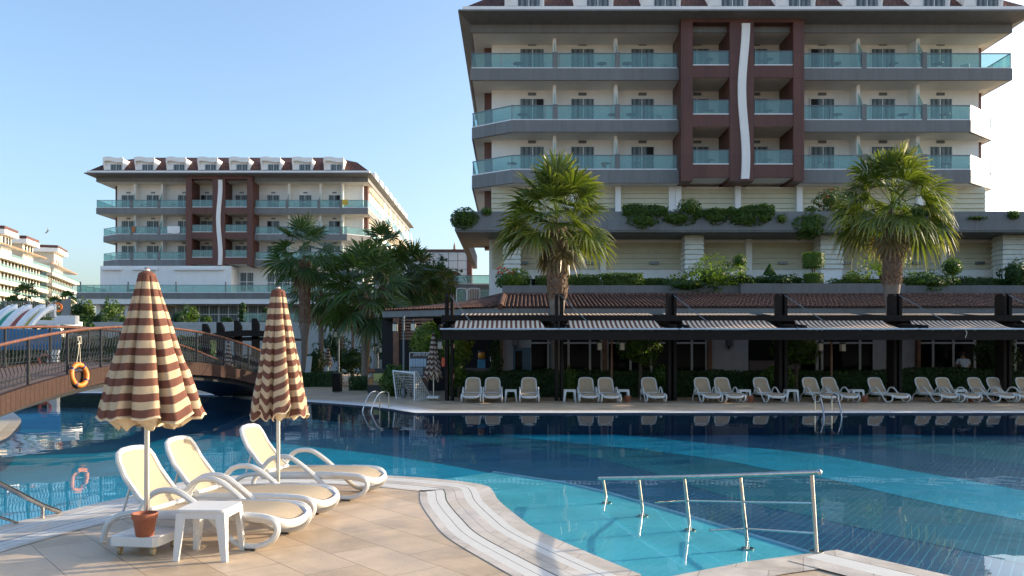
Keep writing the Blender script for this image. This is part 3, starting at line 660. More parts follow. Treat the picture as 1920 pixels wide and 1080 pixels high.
    for q in range(41):
        z=11.6+(20.45+dzc*.8-11.6)*q/40; dx=.115*math.sin((z-11.6)/8.9*2*math.pi*1.15+.6)
        rg.append([(xc+dx-.23,Df-.12,z),(xc+dx+.23,Df-.12,z),(xc+dx+.23,Df+.05,z),(xc+dx-.23,Df+.05,z)])
    m.loops(rg); m.build('wavy_strip',white,r)
    # cornice, fascia, roof
    m=MB(); m.box(xl,xr,Db,back+1,top,top+.46)
    m.build('cornice_beam',greyf,r)
    m=MB(); m.box(xl+.12,xr-.12,Db+.14,back+.9,top-.02,top-.004); m.build('top_ceiling',ceil,r)
    m=MB(); z0,z1=top+.462,top+.62; o=.62
    hexa(m,[(xl,Db,z0),(xr,Db,z0),(xr,back+1,z0),(xl,back+1,z0)],[(xl-o,Db-1.5,z1),(xr+o,Db-1.5,z1),(xr+o,back+1+o,z1),(xl-o,back+1+o,z1)])
    m.build('soffit',greyf,r)
    m=MB(); m.box(xl-o+.02,xr+o-.02,Db-1.48,back+1+o,z1+.002,z1+.09); m.build('gutter',greyf,r)
    m=MB(); m.box(xl-o+.25,xr+o-.25,Db-1.3,back+1,z1+.092,z1+.34); m.build('fascia',white,r)
    zr0=z1+.342; i1=o-.35; m=MB()
    a=[(xl-i1,Db-1.15,zr0),(xr+i1,Db-1.15,zr0),(xr+i1,back,zr0),(xl-i1,back,zr0)]
    b=[(xl+1.3,Db+.3,zr0+1.3),(xr-1.3,Db+.3,zr0+1.3),(xr-1.3,back-1.5,zr0+1.3),(xl+1.3,back-1.5,zr0+1.3)]
    c=[(xl+4.2,Db+2.2,zr0+2.3),(xr-4.2,Db+2.2,zr0+2.3),(xr-4.2,back-4,zr0+2.3),(xl+4.2,back-4,zr0+2.3)]
    m.loops([a,b,c]); m.build('roof',rtile,r)
    for x in dorm:
        m=MB(); wv=[]; n=14; w2=1.12; zb=zr0+1.02*dh; zt2=zr0+1.5*dh
        up=[(x-w2+2*w2*q/n, zt2+.08*math.sin(2*math.pi*q/n)) for q in range(n+1)]; lo=[(x-w2+2*w2*q/n, zb+.10*math.sin(2*math.pi*q/n)) for q in range(n,-1,-1)]
        m.prismY(up+lo,Db-1.30,Db-1.18)
        m.box(x-w2+.13,x+w2-.13,Db-1.17,Db+1.2,zt2-.2,zt2-.15)
        for s in (-1,1):
            xa,xb=sorted((x+s*w2,x+s*(w2-.12)))
            pr=[(Db-1.0,zr0-.0),(Db-1.06,zr0+.3),(Db-1.16,zr0+.6),(Db-1.29,zr0+.9),(Db-1.29,zt2-.14),(Db+.75,zt2-.14),(Db+.3,zr0)]
            i=len(m.v); q=len(pr); m.v+=[(xa,p[0],p[1]) for p in pr]+[(xb,p[0],p[1]) for p in pr]
            m.f.append(tuple(range(i,i+q))); m.f.append(tuple(reversed(range(i+q,i+2*q))))
            for j in range(q): m.f.append((i+j,i+q+j,i+q+(j+1)%q,i+(j+1)%q))
        m.box(x-w2+.12,x+w2-.12,Db-.98,Db-.9,zr0-.05,zt2-.21)
        d=m.build('dormer',white,r)
        f=MB(); f.box(x-.4,x+.9,Db-1.02,Db-.982,zr0+.0,zr0+.78); fo=f.build('window_frame',whitem,d)
        p=MB(); p.box(x-.36,x+.22,Db-1.035,Db-1.022,zr0+.02,zr0+.74); p.box(x+.28,x+.86,Db-1.035,Db-1.022,zr0+.02,zr0+.74); p.build('pane',dglass,fo)
    return r
def Xs(l,D): return [Xp(x,D) for x in l]
nearH=hotel('hotel_building','large near hotel with a brown balcony frame, rising above the planted podium and pergola',(13,48,0),46.2,48.0,-2.4,-1.22,9.64,16.66,28.0,28.9,[2.5,6.1],[20.35,23.85],
    [(.45,1.95),(3.5,4.95),(7.1,8.55)],[(17.85,19.35),(21.5,23.0),(25.0,26.4)],16,0,[.7,4.6,8.4,12.2,16.0,19.8,23.6,26.6],[0,0,0,-1,0,0,0,0,1,0,0,-1,0,0,1,0,0,0,1,0,0],1.0,8.0,'near')
farH=hotel('hotel_building','smaller looking hotel on the left with white dormers along its tiled roof',(-31,92,0),90.6,92.4,-47.1,-45.6,-36.7,-29.2,-17.2,-16.3,[-43.1,-40.0],[-25.5,-21.9,-19.4],
    [(-45.1,-43.5),(-42.2,-40.7),(-38.6,-37.1)],[(-28.3,-26.8),(-24.6,-23.1),(-21.2,-19.8)],34,.9,Xs([213,272,331,390,449,508,567,626],89.5),[0,0,0,0,0,1,-1,0,0,0,0,-1,0,1,0,0,0,0,1,0],1.0,3.0,'far')
# balcony tables
tb=thing('balcony_table','x','table',(0,0,0),0,'round tables on the hotel balconies')
m=MB(); m.lathe([(.30,.70),(.30,.725),(.02,.726)],(0,0,0),16); m.build('tabletop',darkmet,tb,True,True)
m=MB(); m.lathe([(.16,0),(.15,.02),(.025,.04),(.02,.69)],(0,0,0),10); m.build('leg',darkmet,tb,True,True)
first=True; flo=['top balcony floor','middle balcony floor','lowest balcony floor']
for hn,xs,y in (('near hotel',[.35,5.6,7.0,11.5,14.9,18.9,22.6,25.3],46.95),('far hotel',[-44.3,-41.2,-38.3,-34.9,-31.0,-27.2,-23.5,-20.3],91.3)):
    for fi in range(3):
        for k,x in enumerate(xs):
            o=tb if first else copy_tree(tb); first=False
            lg=k in (3,4)
            dx=.35*math.sin(k*5.1+fi*2.3)
            o.location=(x+(0 if lg else dx),y-.3*lg,FLR[fi][0]-(0.05 if lg else .18))
            o['label']='round dark table on the %s of the %s, %s from the left'%(flo[fi],hn,ORD[k])
# chairs, towels and an inflatable on the balconies
ch=thing('balcony_chair','x','chair',(0,0,0),0,'pale chairs on the hotel balconies')
m=MB(); m.box(-.24,.24,-.22,.22,.38,.42); m.build('seat',whitep,ch,False,True); m=MB(); m.obox((-.24,.2,.42),(.48,0,0),(0,.04,0),(0,.14,.42)); m.build('backrest',whitep,ch,False,True)
for sx in (-.22,.19):
    for sy in (-.2,.17): m=MB(); m.box(sx,sx+.03,sy,sy+.03,0,.38); m.build('leg',whitep,ch,False,True)
first=True
for hn,y,zo,its in (('near hotel',47.1,.18,((0,9.2,'first bay right end'),(0,19.6,'just past the frame'),(0,26.6,'last bay'),(1,8.9,'third bay'),(1,21.0,'fifth bay'),(2,18.2,'just past the frame'),(2,1.6,'first bay'))),('far hotel',91.4,.18,((0,-42.6,'second bay'),(0,-26.4,'fourth bay'),(1,-43.6,'first bay'),(1,-39.2,'third bay'),(2,-40.9,'second bay')))):
    for fi,x,lb in its:
        o=ch if first else copy_tree(ch); first=False; o.location=(x,y,FLR[fi][0]-zo); o.rotation_euler=(0,0,R(40*math.sin(x*3))); o['label']='pale chair on the %s of the %s, %s'%(flo[fi],hn,lb)
def towel(lb,x,y,z,w,h,c):
    t=thing('hung_towel',lb,'towel',(x,y,z),0,'towels hung on balcony railings'); m=MB(); rg=[]
    for q in range(9): a=x+w*q/8; rg.append([(a,y+.06,z-h*.8),(a,y+.05,z),(a,y-.04,z+.015),(a,y-.05-.01*math.sin(q*2),z-.02),(a,y-.05-.02*math.sin(q*1.7),z-h+.03*math.sin(q))])
    m.loops(rg,False,False); m.build('cloth',c,t,True)
towel('white towel hung over the middle balcony railing of the far hotel',-39.0,90.55,16.03,1.4,.8,white)
towel('yellow towel hung over the top balcony railing of the far hotel',-19.2,90.55,19.04,.6,.6,mat('yellow towel',(.6,.42,.06),.9))
towel('orange towel hung over the middle balcony railing of the far hotel',-43.0,90.55,16.03,.35,.7,mat('rust towel',(.42,.16,.07),.9))
towel('small red towel low behind the lowest balcony glass of the near hotel',5.2,46.45,12.75,.26,.30,mat('red towel',(.36,.05,.05),.9))
it=thing('inflatable_ring','lime green inflatable lying in the middle left loggia of the brown frame','inflatable',(11.5,46.6,15.45)); m=MB(); m.tube([(11.5+.62*math.cos(k*.3927),46.6+.3*math.sin(k*.3927),15.5) for k in range(16)],.16,8,True); m.build('ring',mat('lime vinyl',(.25,.36,.05),.4),it,True)
# ---------------------------------------------------------------- podium of the near hotel
pod=thing('hotel_podium','grey ledge and cream clad lower storeys under the near hotel, planted along its edges','podium',(13,45,0))
def siding(mb,x0,x1,D,z0,z1,h=.30,proj=.07):
    n=max(1,round((z1-z0)/h)); h=(z1-z0)/n
    for k in range(n):
        a=z0+k*h; b=a+h
        hexa(mb,[(x0,D-proj,a+.004),(x1,D-proj,a+.004),(x1,D+.05,a+.004),(x0,D+.05,a+.004)],[(x0,D-.005,b-.004),(x1,D-.005,b-.004),(x1,D+.05,b-.004),(x0,D+.05,b-.004)])
DL=42.6
m=MB(); m.box(-3.05,52,DL,DL+.35,8.22,9.23); m.box(-3.05,-2.7,DL+.35,62,8.22,9.23); m.build('ledge_wall',greyf,pod)
m=MB(); m.box(-3.0,52,DL+.35,49,8.3,8.95); m.build('ledge_floor',greyf,pod)
m=MB(); hexa(m,[(-1.8,DL+1.6,7.5),(52,DL+1.6,7.5),(52,49,7.5),(-1.8,49,7.5)],[(-3.0,DL+.05,8.21),(52,DL+.05,8.21),(52,49,8.21),(-3.0,49,8.21)]); 
m=MB(); m.box(-3.0,52,DL+.05,49,8.14,8.215); m.build('ledge_soffit',greyf,pod)
m=MB(); m.box(-2.95,51,DL+.36,DL+1.3,8.96,9.12); m.build('planter_soil',soil,pod)
# upper storey
m=MB(); m.box(-1.22,27.95,47.3,47.95,8.9,11.5); m.build('wall',white,pod)
cols=Xs([1076,1158,1271,1382,1497,1610,1722],47.2)
m=MB(); 
for x in cols: m.box(x-.16,x+.16,46.95,47.29,8.9,11.49)
m.box(cols[2]-.55,cols[2]-.17,47.05,47.29,8.9,11.49)
islands(m,'column',white,pod)
xs=[-1.22]+cols+[27.95]
for a,b in zip(xs[:-1],xs[1:]): m=MB(); siding(m,a+.18 if a>-1 else a,b-.18 if b<27 else b,47.28,9.95,11.42); m.build('siding',cream,pod)
def lowwin(root,x0,x1,D,z0,z1):
    f=MB(); f.box(x0,x1,D-.06,D-.004,z0,z1); o=f.build('window',whitem,root); p=MB(); c=(x0+x1)/2; p.box(x0+.06,c-.03,D-.075,D-.061,z0,z1-.06); p.box(c+.03,x1-.06,D-.075,D-.061,z0,z1-.06); p.build('pane',darkglass,o)
for x in (7.0,11.2,14.4,18.2,21.6,25.6): lowwin(pod,x-1.3,x+1.3,47.3,8.95,9.55)
# lower storey
DW=45.4; m=MB(); m.box(-1.3,52,DW,DW+.5,4.8,8.13); m.build('wall',white,pod)
big=[(960,30),(1299,33),(1555,40),(1895,42)]
m=MB(); xs=[-1.3]+[Xp(x,DW) for x in (1130,1299,1402,1555,1765,1895,2080)]+[52]
thin=MB()
for x in (1765,1402,1130,2080):
    X=Xp(x,DW); thin.box(X-.16,X+.16,DW-.3,DW-.002,4.8,8.12)
islands(thin,'column',white,pod)
for a,b in zip(xs[:-1],xs[1:]): m=MB(); siding(m,a+.18,b-.18,DW-.02,6.45,7.95); m.build('siding',cream,pod)
for x,wd in big:
    X=Xp(x,44); h=wd/2/F*44; c=MB()
    c.box(X-h,X+h,43.7,44.6,4.8,6.3); cb=c.build('pillar',white,pod)
    c=MB(); n=7
    for k in range(n):
        a=6.3+k*(8.13-6.3)/n; b=a+(8.13-6.3)/n
        hexa(c,[(X-h-.06,43.6,a+.004),(X+h+.06,43.6,a+.004),(X+h+.06,44.7,a+.004),(X-h-.06,44.7,a+.004)],[(X-h,43.68,b-.004),(X+h,43.68,b-.004),(X+h,44.6,b-.004),(X-h,44.6,b-.004)])
    c.build('pillar_siding',mat('pale cladding',(.68,.68,.60),.6) if 'pale cladding' not in bpy.data.materials else bpy.data.materials['pale cladding'],cb)
for x in (995,1050,1200,1360,1450,1590,1660,1730,1810,1850): 
    X=Xp(x,DW); lowwin(pod,X-1.2,X+1.2,DW,5.2,5.95)
ln=MB()
for x in (982,1104,1226,1466,1586,1716,1835): X=Xp(x,DW); ln.box(X-.25,X+.25,DW-.2,DW-.09,6.72,6.86)
for x in (1150,1203,1328,1435,1550): X=Xp(x,47.2); ln.box(X-.25,X+.25,47.1,47.2,10.05,10.18)
islands(ln,'wall_lamp',railmet,pod)
# lower planter wall
DP=37.2; zt=Zp(535,DP)
m=MB(); m.box(-.45,52,DP,DP+.3,3.6,zt); m.box(-.45,-.15,DP+.3,DW,3.6,zt); m.box(Xp(1385,DP),Xp(1690,DP),DP-.35,DP-.002,3.6,zt+.06); m.build('planter_wall',greyf,pod)
m=MB(); m.box(-.14,51.9,DP+.31,DW-.01,3.6,zt-.12); m.build('planter_soil',soil,pod)
# ---------------------------------------------------------------- restaurant and pergola
rs=thing('restaurant_building','low dark restaurant with terracotta tiled roof and grey fascia behind the pergola','restaurant',(10,34,0))
DR=33.6; zf0=Zp(590,32.2); zf1=Zp(577.5,32.2); 
xc=Xp(938,32.2); lx,ly=Xp(717,34.6),34.6
zfa=Zp(583,34.6)
m=MB(); m.box(xc,48,32.2,32.45,zf0,zf1)
m.build('fascia',greyf,rs)
m=MB(); m.obox((xc-.004,32.2,zf0),(lx-xc,ly-32.2,0),(0,.25,0),(0,0,zf1-zf0)); m.obox((lx,ly,zf0),(.25,0,0),(0,6,0),(0,0,zf1-zf0)); m.build('fascia',greyf,rs)
zr=Zp(555,36.9); m=MB(); hx=Xp(945,36.9)
for f in ([(xc,32.15,zf1),(48,32.15,zf1),(48,36.9,zr),(hx,36.9,zr)],[(lx,ly-.05,zf1),(xc,32.15,zf1),(hx,36.9,zr),(hx-1.2,40.5,zr+.0)],[(lx,ly+6,zf1),(lx,ly,zf1),(hx-1.2,40.5,zr)]):
    i=len(m.v); m.v+=f; m.f.append(tuple(range(i,i+len(f))))
m.build('roof',rtile2,rs)
m=MB(); m.tube([(xc,32.12,zf1+.05),(hx,36.9,zr+.05)],.13,8); m.tube([(hx,36.9,zr+.05),(48,36.9,zr+.05)],.1,8); m.tube([(hx,36.9,zr+.05),(hx-1.2,40.5,zr+.05),(lx,ly+6,zf1+.08)],.12,8); 
m.build('ridge_tiles',rtile2,rs)
# rows of rounded tiles on the front slope, as real ribs
m=MB(); n=int((48-xc)/.17)
for k in range(n):
    x=xc+.15+k*.17; t0=0
    xt=hx+(x-xc)*(48-hx)/(48-xc)
    a=Vector((x,32.12,zf1+.03)); b=Vector((xt,36.85,zr+.03)); s=[(a+(b-a)*q/8) for q in range(9)]
    rg=[]
    for q in range(9):
        for off,rr in ((0,.055),(.97,.040)):
            p=a+(b-a)*min(1,(q+off)/9); rg.append([p+Vector((rr*math.cos(math.pi*j/5),0,rr*math.sin(math.pi*j/5))) for j in range(6)])
    m.loops(rg,False,False)
a0,b0=Vector((lx,ly-.05,zf1+.03)),Vector((xc,32.15,zf1+.03)); a1,b1=Vector((hx-1.2,40.5,zr+.02)),Vector((hx,36.9,zr+.02)); n=40
for k in range(1,n):
    a=a0+(b0-a0)*k/n; b=a1+(b1-a1)*k/n; rg=[]; u=(b0-a0).normalized()
    for q in range(9):
        for off,rr in ((0,.055),(.97,.040)):
            p=a+(b-a)*min(1,(q+off)/9); rg.append([p+u*(rr*math.cos(math.pi*j/5))+Vector((0,0,rr*math.sin(math.pi*j/5))) for j in range(6)])
    m.loops(rg,False,False)
m.build('roof_tiles',rtile2,rs,True)
zc=zf0-.02
m=MB(); m.box(xc,48,32.5,37.0,zc-.06,zc); m.obox((lx,ly,zc-.06),(xc-lx,32.5-ly,0),(0,5,0),(0,0,.06)); m.build('eaves_ceiling',wood,rs)
def wx(x): return Xp(x,DR)
m=MB()
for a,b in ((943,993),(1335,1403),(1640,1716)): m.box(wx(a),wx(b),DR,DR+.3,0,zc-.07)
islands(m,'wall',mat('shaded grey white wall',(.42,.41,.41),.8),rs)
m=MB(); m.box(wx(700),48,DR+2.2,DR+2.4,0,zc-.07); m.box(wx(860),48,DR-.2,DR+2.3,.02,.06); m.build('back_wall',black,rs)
m=MB()
for x,w_ in ((940,6),(1133,7),(1329,7),(1718,6)): m.box(wx(x)-w_/90,wx(x)+w_/90,DR-.25,DR-.01,0,zc-.07)
for x in (743,795): m.box(Xp(x,33.5)-.12,Xp(x,33.5)+.12,33.4,33.65,0,zc-.07)
islands(m,'post',woodb,rs)
m=MB(); m.box(wx(1032),wx(1048),DR-.2,DR+.1,0,zc-.07); m.build('pillar',greyf,rs)
def wind(xs,x0,x1):
    f=MB(); zt=Zp(643,DR)
    for x in xs: f.box(wx(x)-.045,wx(x)+.045,DR-.04,DR+.06,.0,zc-.08)
    f.box(wx(x0),wx(x1),DR-.03,DR+.05,zt-.04,zt+.04); f.box(wx(x0),wx(x1),DR-.03,DR+.05,.0,.1); o=f.build('window_frame',mat('window frame paint',(.45,.43,.40),.5) if 'window frame paint' not in bpy.data.materials else bpy.data.materials['window frame paint'],rs)
    p=MB(); p.box(wx(x0),wx(x1),DR,DR+.015,.1,zc-.09); p.build('pane',darkglass,o)
wind([994,1028,1066,1106,1128],993,1130); wind([1139,1182,1221,1260,1297,1324],1136,1326); wind([1532,1541,1612,1638],1530,1640); wind([1721,1749,1787,1827],1719,1830); wind([1864,1903,1950,2000],1860,2005)
m=MB(); m.box(wx(866),wx(937),DR-.3,DR,0,Zp(690,DR)); m.box(wx(1405),wx(1500),DR-.05,DR+.1,0,Zp(676,DR)); islands(m,'counter',mat('brown counter',(.12,.09,.08),.6),rs)
m=MB(); sl=[(Xp(740,33.2)+k*0,0) for k in range(2)]
for k in range(7): z=zc-.18-k*.13; m.obox((Xp(743,33.6),33.6,z),(Xp(812,33.0)-Xp(743,33.6),-.6,0),(0,.05,0),(0,0,.08))
m.build('slatted_screen',woodb,rs)
# things at the bar
d=thing('drinks_dispenser','juice dispenser with orange tank and blue picture on the bar counter','drinks dispenser',(wx(903),DR-.15,Zp(690,DR)))
m=MB(); x,y,z=wx(903),DR-.15,Zp(690,DR)
m.box(x-.16,x+.16,y-.15,y+.15,z,z+.36); m.build('body',mat('blue dispenser front',(.05,.22,.36),.4,.3,6),d)
m=MB(); m.lathe([(.13,.40),(.15,.44),(.15,.62),(.13,.66)],(x,y,z),14); m.build('tank',mat('orange juice tank',(.55,.22,.02),.2),d,True)
m=MB(); m.lathe([(.16,.66),(.15,.72),(.05,.78)],(x,y,z),14); m.lathe([(.16,.36),(.14,.40)],(x,y,z),14); m.build('lid',darkmet,d,True)
d=thing('drink_urn','plain steel urn cylinder standing beside the orange juice dispenser','urn',(wx(922),DR-.15,z))
m=MB(); m.lathe([(.09,0),(.10,.02),(.10,.44),(.09,.47),(.02,.5)],(wx(922),DR-.15,z),16); m.build('body',steel,d,True)
m=MB(); m.tube([(wx(922),DR-.24,z+.08),(wx(922),DR-.3,z+.07),(wx(922),DR-.3,z+.03)],.012,6); m.build('tap',darkmet,d)
d=thing('wall_panel','blue framed dark panel hanging on the white wall by the bar','panel',(wx(981),DR-.03,1.6))
m=MB(); m.box(wx(962),wx(995),DR-.06,DR-.003,Zp(700,DR),Zp(652,DR)); m.build('frame',mat('blue panel frame',(.03,.10,.16),.4),d)
m=MB(); m.box(wx(966),wx(979),DR-.075,DR-.061,Zp(697,DR),Zp(658,DR)); m.build('screen',darkglass,d)
for x,lb in ((966,'dark square lantern on the white wall above the blue panel'),(1366,'dark square lantern on the wide white wall between windows')):
    z0,z1=Zp(648,DR),Zp(636,DR); s=thing('wall_lantern',lb,'wall lamp',(wx(x),DR-.1,z0),0,'wall lanterns on the restaurant')
    m=MB()
    for a in (-.12,.10):
        for b in (-.2,-.02): m.box(wx(x)+a,wx(x)+a+.02,DR+b,DR+b+.018,z0,z1)
    m.box(wx(x)-.13,wx(x)+.13,DR-.21,DR-.002,z1,z1+.04); m.box(wx(x)-.13,wx(x)+.13,DR-.21,DR-.002,z0-.03,z0); m.box(wx(x)-.03,wx(x)+.03,DR-.1,DR-.003,z0-.14,z0-.03); m.build('cage',darkmet,s)
    m=MB(); m.box(wx(x)-.09,wx(x)+.09,DR-.18,DR-.03,z0+.01,z1-.01); m.build('shade',mat('dim lantern glass',(.10,.10,.11),.3) if 'dim lantern glass' not in bpy.data.materials else bpy.data.materials['dim lantern glass'],s)
# pergola
pg=thing('pergola','long dark timber pergola with chamfered posts carrying brown striped awnings','pergola',(10,28.5,0))
px_=[842,1049,1261,1469,1684,1890,2100]
D0,D1=28.3,28.85
for k,x in enumerate(px_):
    X=Xp(x,D0); m=MB(); w=.05
    for s in (-1,1):
        xa=X+s*.095
        zt=Zp(550,D0)
        i=MB(); pr=[(D0,0),(D0,zt-.1),(D0+.12,zt),(D1-.1,zt),(D1,zt-.12),(D1,0)]
        q=len(pr); j=len(m.v); m.v+=[(xa-w,p[0],p[1]) for p in pr]+[(xa+w,p[0],p[1]) for p in pr]
        m.f.append(tuple(range(j,j+q))); m.f.append(tuple(reversed(range(j+q,j+2*q))))
        for t in range(q): m.f.append((j+t,j+q+t,j+q+(t+1)%q,j+(t+1)%q))
    m.build('post',wood,pg)
    # arm from the post to the awning rail and tie rod
    m=MB(); m.obox((X-.24,26.7,2.42),(.07,0,0),(0,9.0,.62),(0,0,.20)); m.obox((X+.17,26.7,2.42),(.07,0,0),(0,9.0,.62),(0,0,.20)); m.build('rafter',wood,pg)
    m=MB(); m.tube([(X+.05,D0,Zp(554,D0)),(X+.85,26.7,Zp(612,26.7)+.15)],.018,6); m.build('tie_rod',railmet,pg)
XL0,XR0=Xp(822,26.6),44
zfr=Zp(617,26.6)
m=MB(); m.box(XL0+.1,XR0,26.65,26.85,zfr-.36,zfr-.05); m.build('front_beam',wood,pg)
zb1,zb2=Zp(600,28.3),Zp(591.5,28.3); m=MB(); m.box(Xp(828,28.2),XR0,28.05,28.28,zb1-.05,zb2); m.build('middle_beam',wood,pg)
m=MB(); m.box(Xp(828,32),XR0,31.7,31.9,Zp(594,31.8)-.25,Zp(594,31.8)); m.build('rear_beam',wood,pg)
for k in range(len(px_)-1):
    xa,xb=Xp(px_[k],D0)+.28,Xp(px_[k+1],D0)-.28
    f0,f1=Xp(px_[k],D0)+(-.18 if k==0 else .3),xb
    m=MB(); rg=[]
    for q in range(9):
        t=q/8; y=26.62+(28.1-26.62)*t; z=zfr+.02+(Zp(600,28.1)-zfr-.02)*t-.10*math.sin(math.pi*t)
        ins=.32*(t)
        rg.append([(xa-.3+ins+(xb-xa+.2-ins*2)*j/10,y,z+.03*math.sin(math.pi*j/10)*0) for j in range(11)])
    m.loops(rg,False,False); aw=m.build('awning',awn,pg,True)
    m=MB(); m.tube([(xa-.45,26.6,zfr),(xb+.2,26.6,zfr)],.030,8); m.build('front_rail',bluerail,aw,True)
    m=MB(); rg=[]
    for q in range(7):
        t=q/6; y=28.3+(31.7-28.3)*t; z=Zp(592,28.3)+.02+(Zp(588.5,31.7)-Zp(592,28.3))*t-.05*math.sin(math.pi*t)
        rg.append([(xa+(xb-xa)*j/10,y,z) for j in range(11)])
    m.loops(rg,False,False); m.build('awning',awn,pg,True)
# loose cord
m=MB(); m.tube([Vector((Xp(1808,26.6),26.55,zfr)),Vector((Xp(1810,26.6),26.5,zfr-.12)),Vector((Xp(1807,26.6),26.5,zfr-.3))],.012,5); m.build('cord',ropem,pg)
# ---------------------------------------------------------------- palms, shrubs, topiary
from mathutils import noise
def frond(mb,top,az,el,pet,rad,rn,droop,n=24,tl=.38):
    d=Vector((math.cos(el)*math.cos(az),math.cos(el)*math.sin(az),math.sin(el)))
    hub=top+d*pet+Vector((0,0,-.10*pet*math.cos(el)))
    s=Vector((-math.sin(az),math.cos(az),0)); f=(d+Vector((0,0,-tl*math.cos(el)-.05))).normalized(); roll=rn.uniform(-.7,.7); u=s.cross(f)
    if u.z<0 and el>-.3: u=-u
    s2=(s*math.cos(roll)+u*math.sin(roll)); u=(u*math.cos(roll)-s*math.sin(roll)); s=s2
    # petiole
    w=.022; a=[top,(top+hub)/2+Vector((0,0,.03)),hub]
    for p,q in zip(a[:-1],a[1:]):
        i=len(mb.v); mb.v+=[tuple(p-s*w),tuple(p+s*w),tuple(q+s*w*.6),tuple(q-s*w*.6)]; mb.uv+=[(0,.2)]*4; mb.f.append((i,i+1,i+2,i+3))
    A=R(rn.uniform(95,120)); da=2*A/n; ty=rn.random()
    for k in range(n):
        al=-A+da*(k+.5); c=math.cos(al); dr=f*c+s*math.sin(al)+u*(.16*abs(math.sin(al))+.05*(-1)**k)
        dr.normalize(); l=rad*(.70+.30*math.cos(al*.75))*rn.uniform(.9,1.06); wv=(s*c-f*math.sin(al)); wv=(wv+u*.35*(-1)**k).normalized()
        dd=droop*rn.uniform(.7,1.3); i=len(mb.v)
        for t,wd in ((.0,.03),(.5,1.12),(.76,.62),(.92,.26),(1.0,.03)):
            g=max(0,t-.4); p=hub+dr*(l*t*(1-.25*dd*g))+Vector((0,0,-1))*(dd*l*1.5*g*g); h=l*.45*math.tan(da/2)*wd*1.15
            mb.v+=[tuple(p-wv*h),tuple(p+wv*h)]; mb.uv+=[(ty,t),(ty,t)]
        for q in range(4): mb.f.append((i+2*q,i+2*q+1,i+2*q+3,i+2*q+2))
def make_palm(label,X,Y,z0,ztop,rt,crown,nf,lm,seed,smooth_h=0,group=None,dead=10,droop=.55,n=24,elmin=-55,scales=True):
    rn=random.Random(seed); r=thing('palm_tree',label,'palm tree',(X,Y,z0),0,group)
    m=MB(); hs=z0+smooth_h; prof=[]; zcr=ztop; ztop=ztop-.45
    lean=rn.uniform(-.12,.12)
    for q in range(9):
        z=z0+(ztop-z0)*q/8; rr=rt*(.62 if z<hs-.05 else 1.0)*(1+.06*math.sin(q*2.1))*(.80 if q==8 else 1); prof.append((rr,z))
    rings=[[Vector((X+pr*math.cos(2*math.pi*j/12)+lean*((z-z0)/(ztop-z0)),Y+pr*math.sin(2*math.pi*j/12),z)) for j in range(12)] for pr,z in prof]
    m.loops(rings); tr=m.build('trunk',palmtrunk if smooth_h>1.5 else palmbark,r,True)
    if scales:
        m=MB(); z=hs+.05; row=0
        while z<ztop+.1:
            t=(z-z0)/(ztop-z0); k=11
            for j in range(k):
                a=2*math.pi*(j+.5*(row%2))/k+rn.uniform(-.1,.1); o=Vector((math.cos(a),math.sin(a),0)); sd=Vector((-o.y,o.x,0)); c=Vector((X+lean*t,Y,z))+o*rt*.9
                h=rn.uniform(.15,.24)*rt/.4; wd=rt*rn.uniform(.20,.30); pr=rt*rn.uniform(.18,.42)
                tip=c+o*pr+Vector((0,0,h)); i=len(m.v)
                m.v+=[tuple(c-sd*wd),tuple(c+sd*wd),tuple(tip+sd*wd*.45),tuple(tip-sd*wd*.45),tuple(c-Vector((0,0,h*.6)))]
                m.f+=[(i,i+1,i+2,i+3),(i,i+4,i+1),(i+4,i,i+3,i+2) if False else (i+1,i+4,i+2),(i+4,i,i+3),(i+4,i+3,i+2)]
            z+=.155*rt/.4; row+=1
        m.build('leaf_bases',palmbark,tr)
    top=Vector((X+lean,Y,zcr)); m=MB(); m.tube([Vector((X+lean,Y,ztop-.1)),top],[rt*.55,rt*.2],8); m.build('crownshaft',palmbark,tr,True); m=MB(); m.uv=[]
    for k in range(nf):
        t=(k+.5)/nf; el=R(82-(82-elmin)*t**.85)+rn.uniform(-.12,.12); az=k*2.39996+rn.uniform(-.2,.2)
        sz=rn.uniform(.88,1.1)
        frond(m,top+Vector((0,0,.25*(1-t)-.25*t)),az,el,crown*.49*sz,crown*.51*sz,rn,droop*(.6+.8*t)*rn.uniform(.7,1.3),n)
    m.build('crown',lm,r)
    if dead:
        m=MB(); m.uv=[]
        for k in range(dead): frond(m,top+Vector((0,0,-.5)),k*2.39996+1,R(rn.uniform(-78,-52)),crown*.30,crown*.34,rn,.5,16)
        m.build('dry_fronds',palmdead,r)
    return r
make_palm('sunlit fan palm with thick scaly trunk, the left one of two rising behind the awnings',Xp(1047,31),31,0,Zp(415,31),.37,2.62,46,palmg,21,Zp(560,31),'tall fan palms behind the awnings',9,.40,elmin=-20,n=26)
make_palm('sunlit fan palm with drooping fronds, the right one of two rising behind the awnings',Xp(1672,31),31,0,Zp(388,31),.33,2.55,44,palmg,34,Zp(535,31),'tall fan palms behind the awnings',7,.6,elmin=-26,n=26)
LP=[(571,41,478,.27,1.75,30,'nearest the narrower folded parasol, tallest of its group'),(603,46,540,.24,1.9,26,'just right of the leftmost dark trunk'),(637,47,560,.22,1.8,24,'with a low crown behind the double lantern post'),(685,40,548,.33,2.2,34,'with the widest crown and thickest trunk of the dark group'),
    (660,52,520,.15,1.6,20,'thin trunked between two thicker palms'),(722,47,475,.22,1.6,26,'right of the widest crown'),(739,50,525,.18,1.9,24,'at the corner of the restaurant roof'),(775,50,520,.2,1.9,26,'in the deep shade before the white panelled building'),(815,52,545,.2,1.8,24,'at the right end of the dark group by the ledge')]
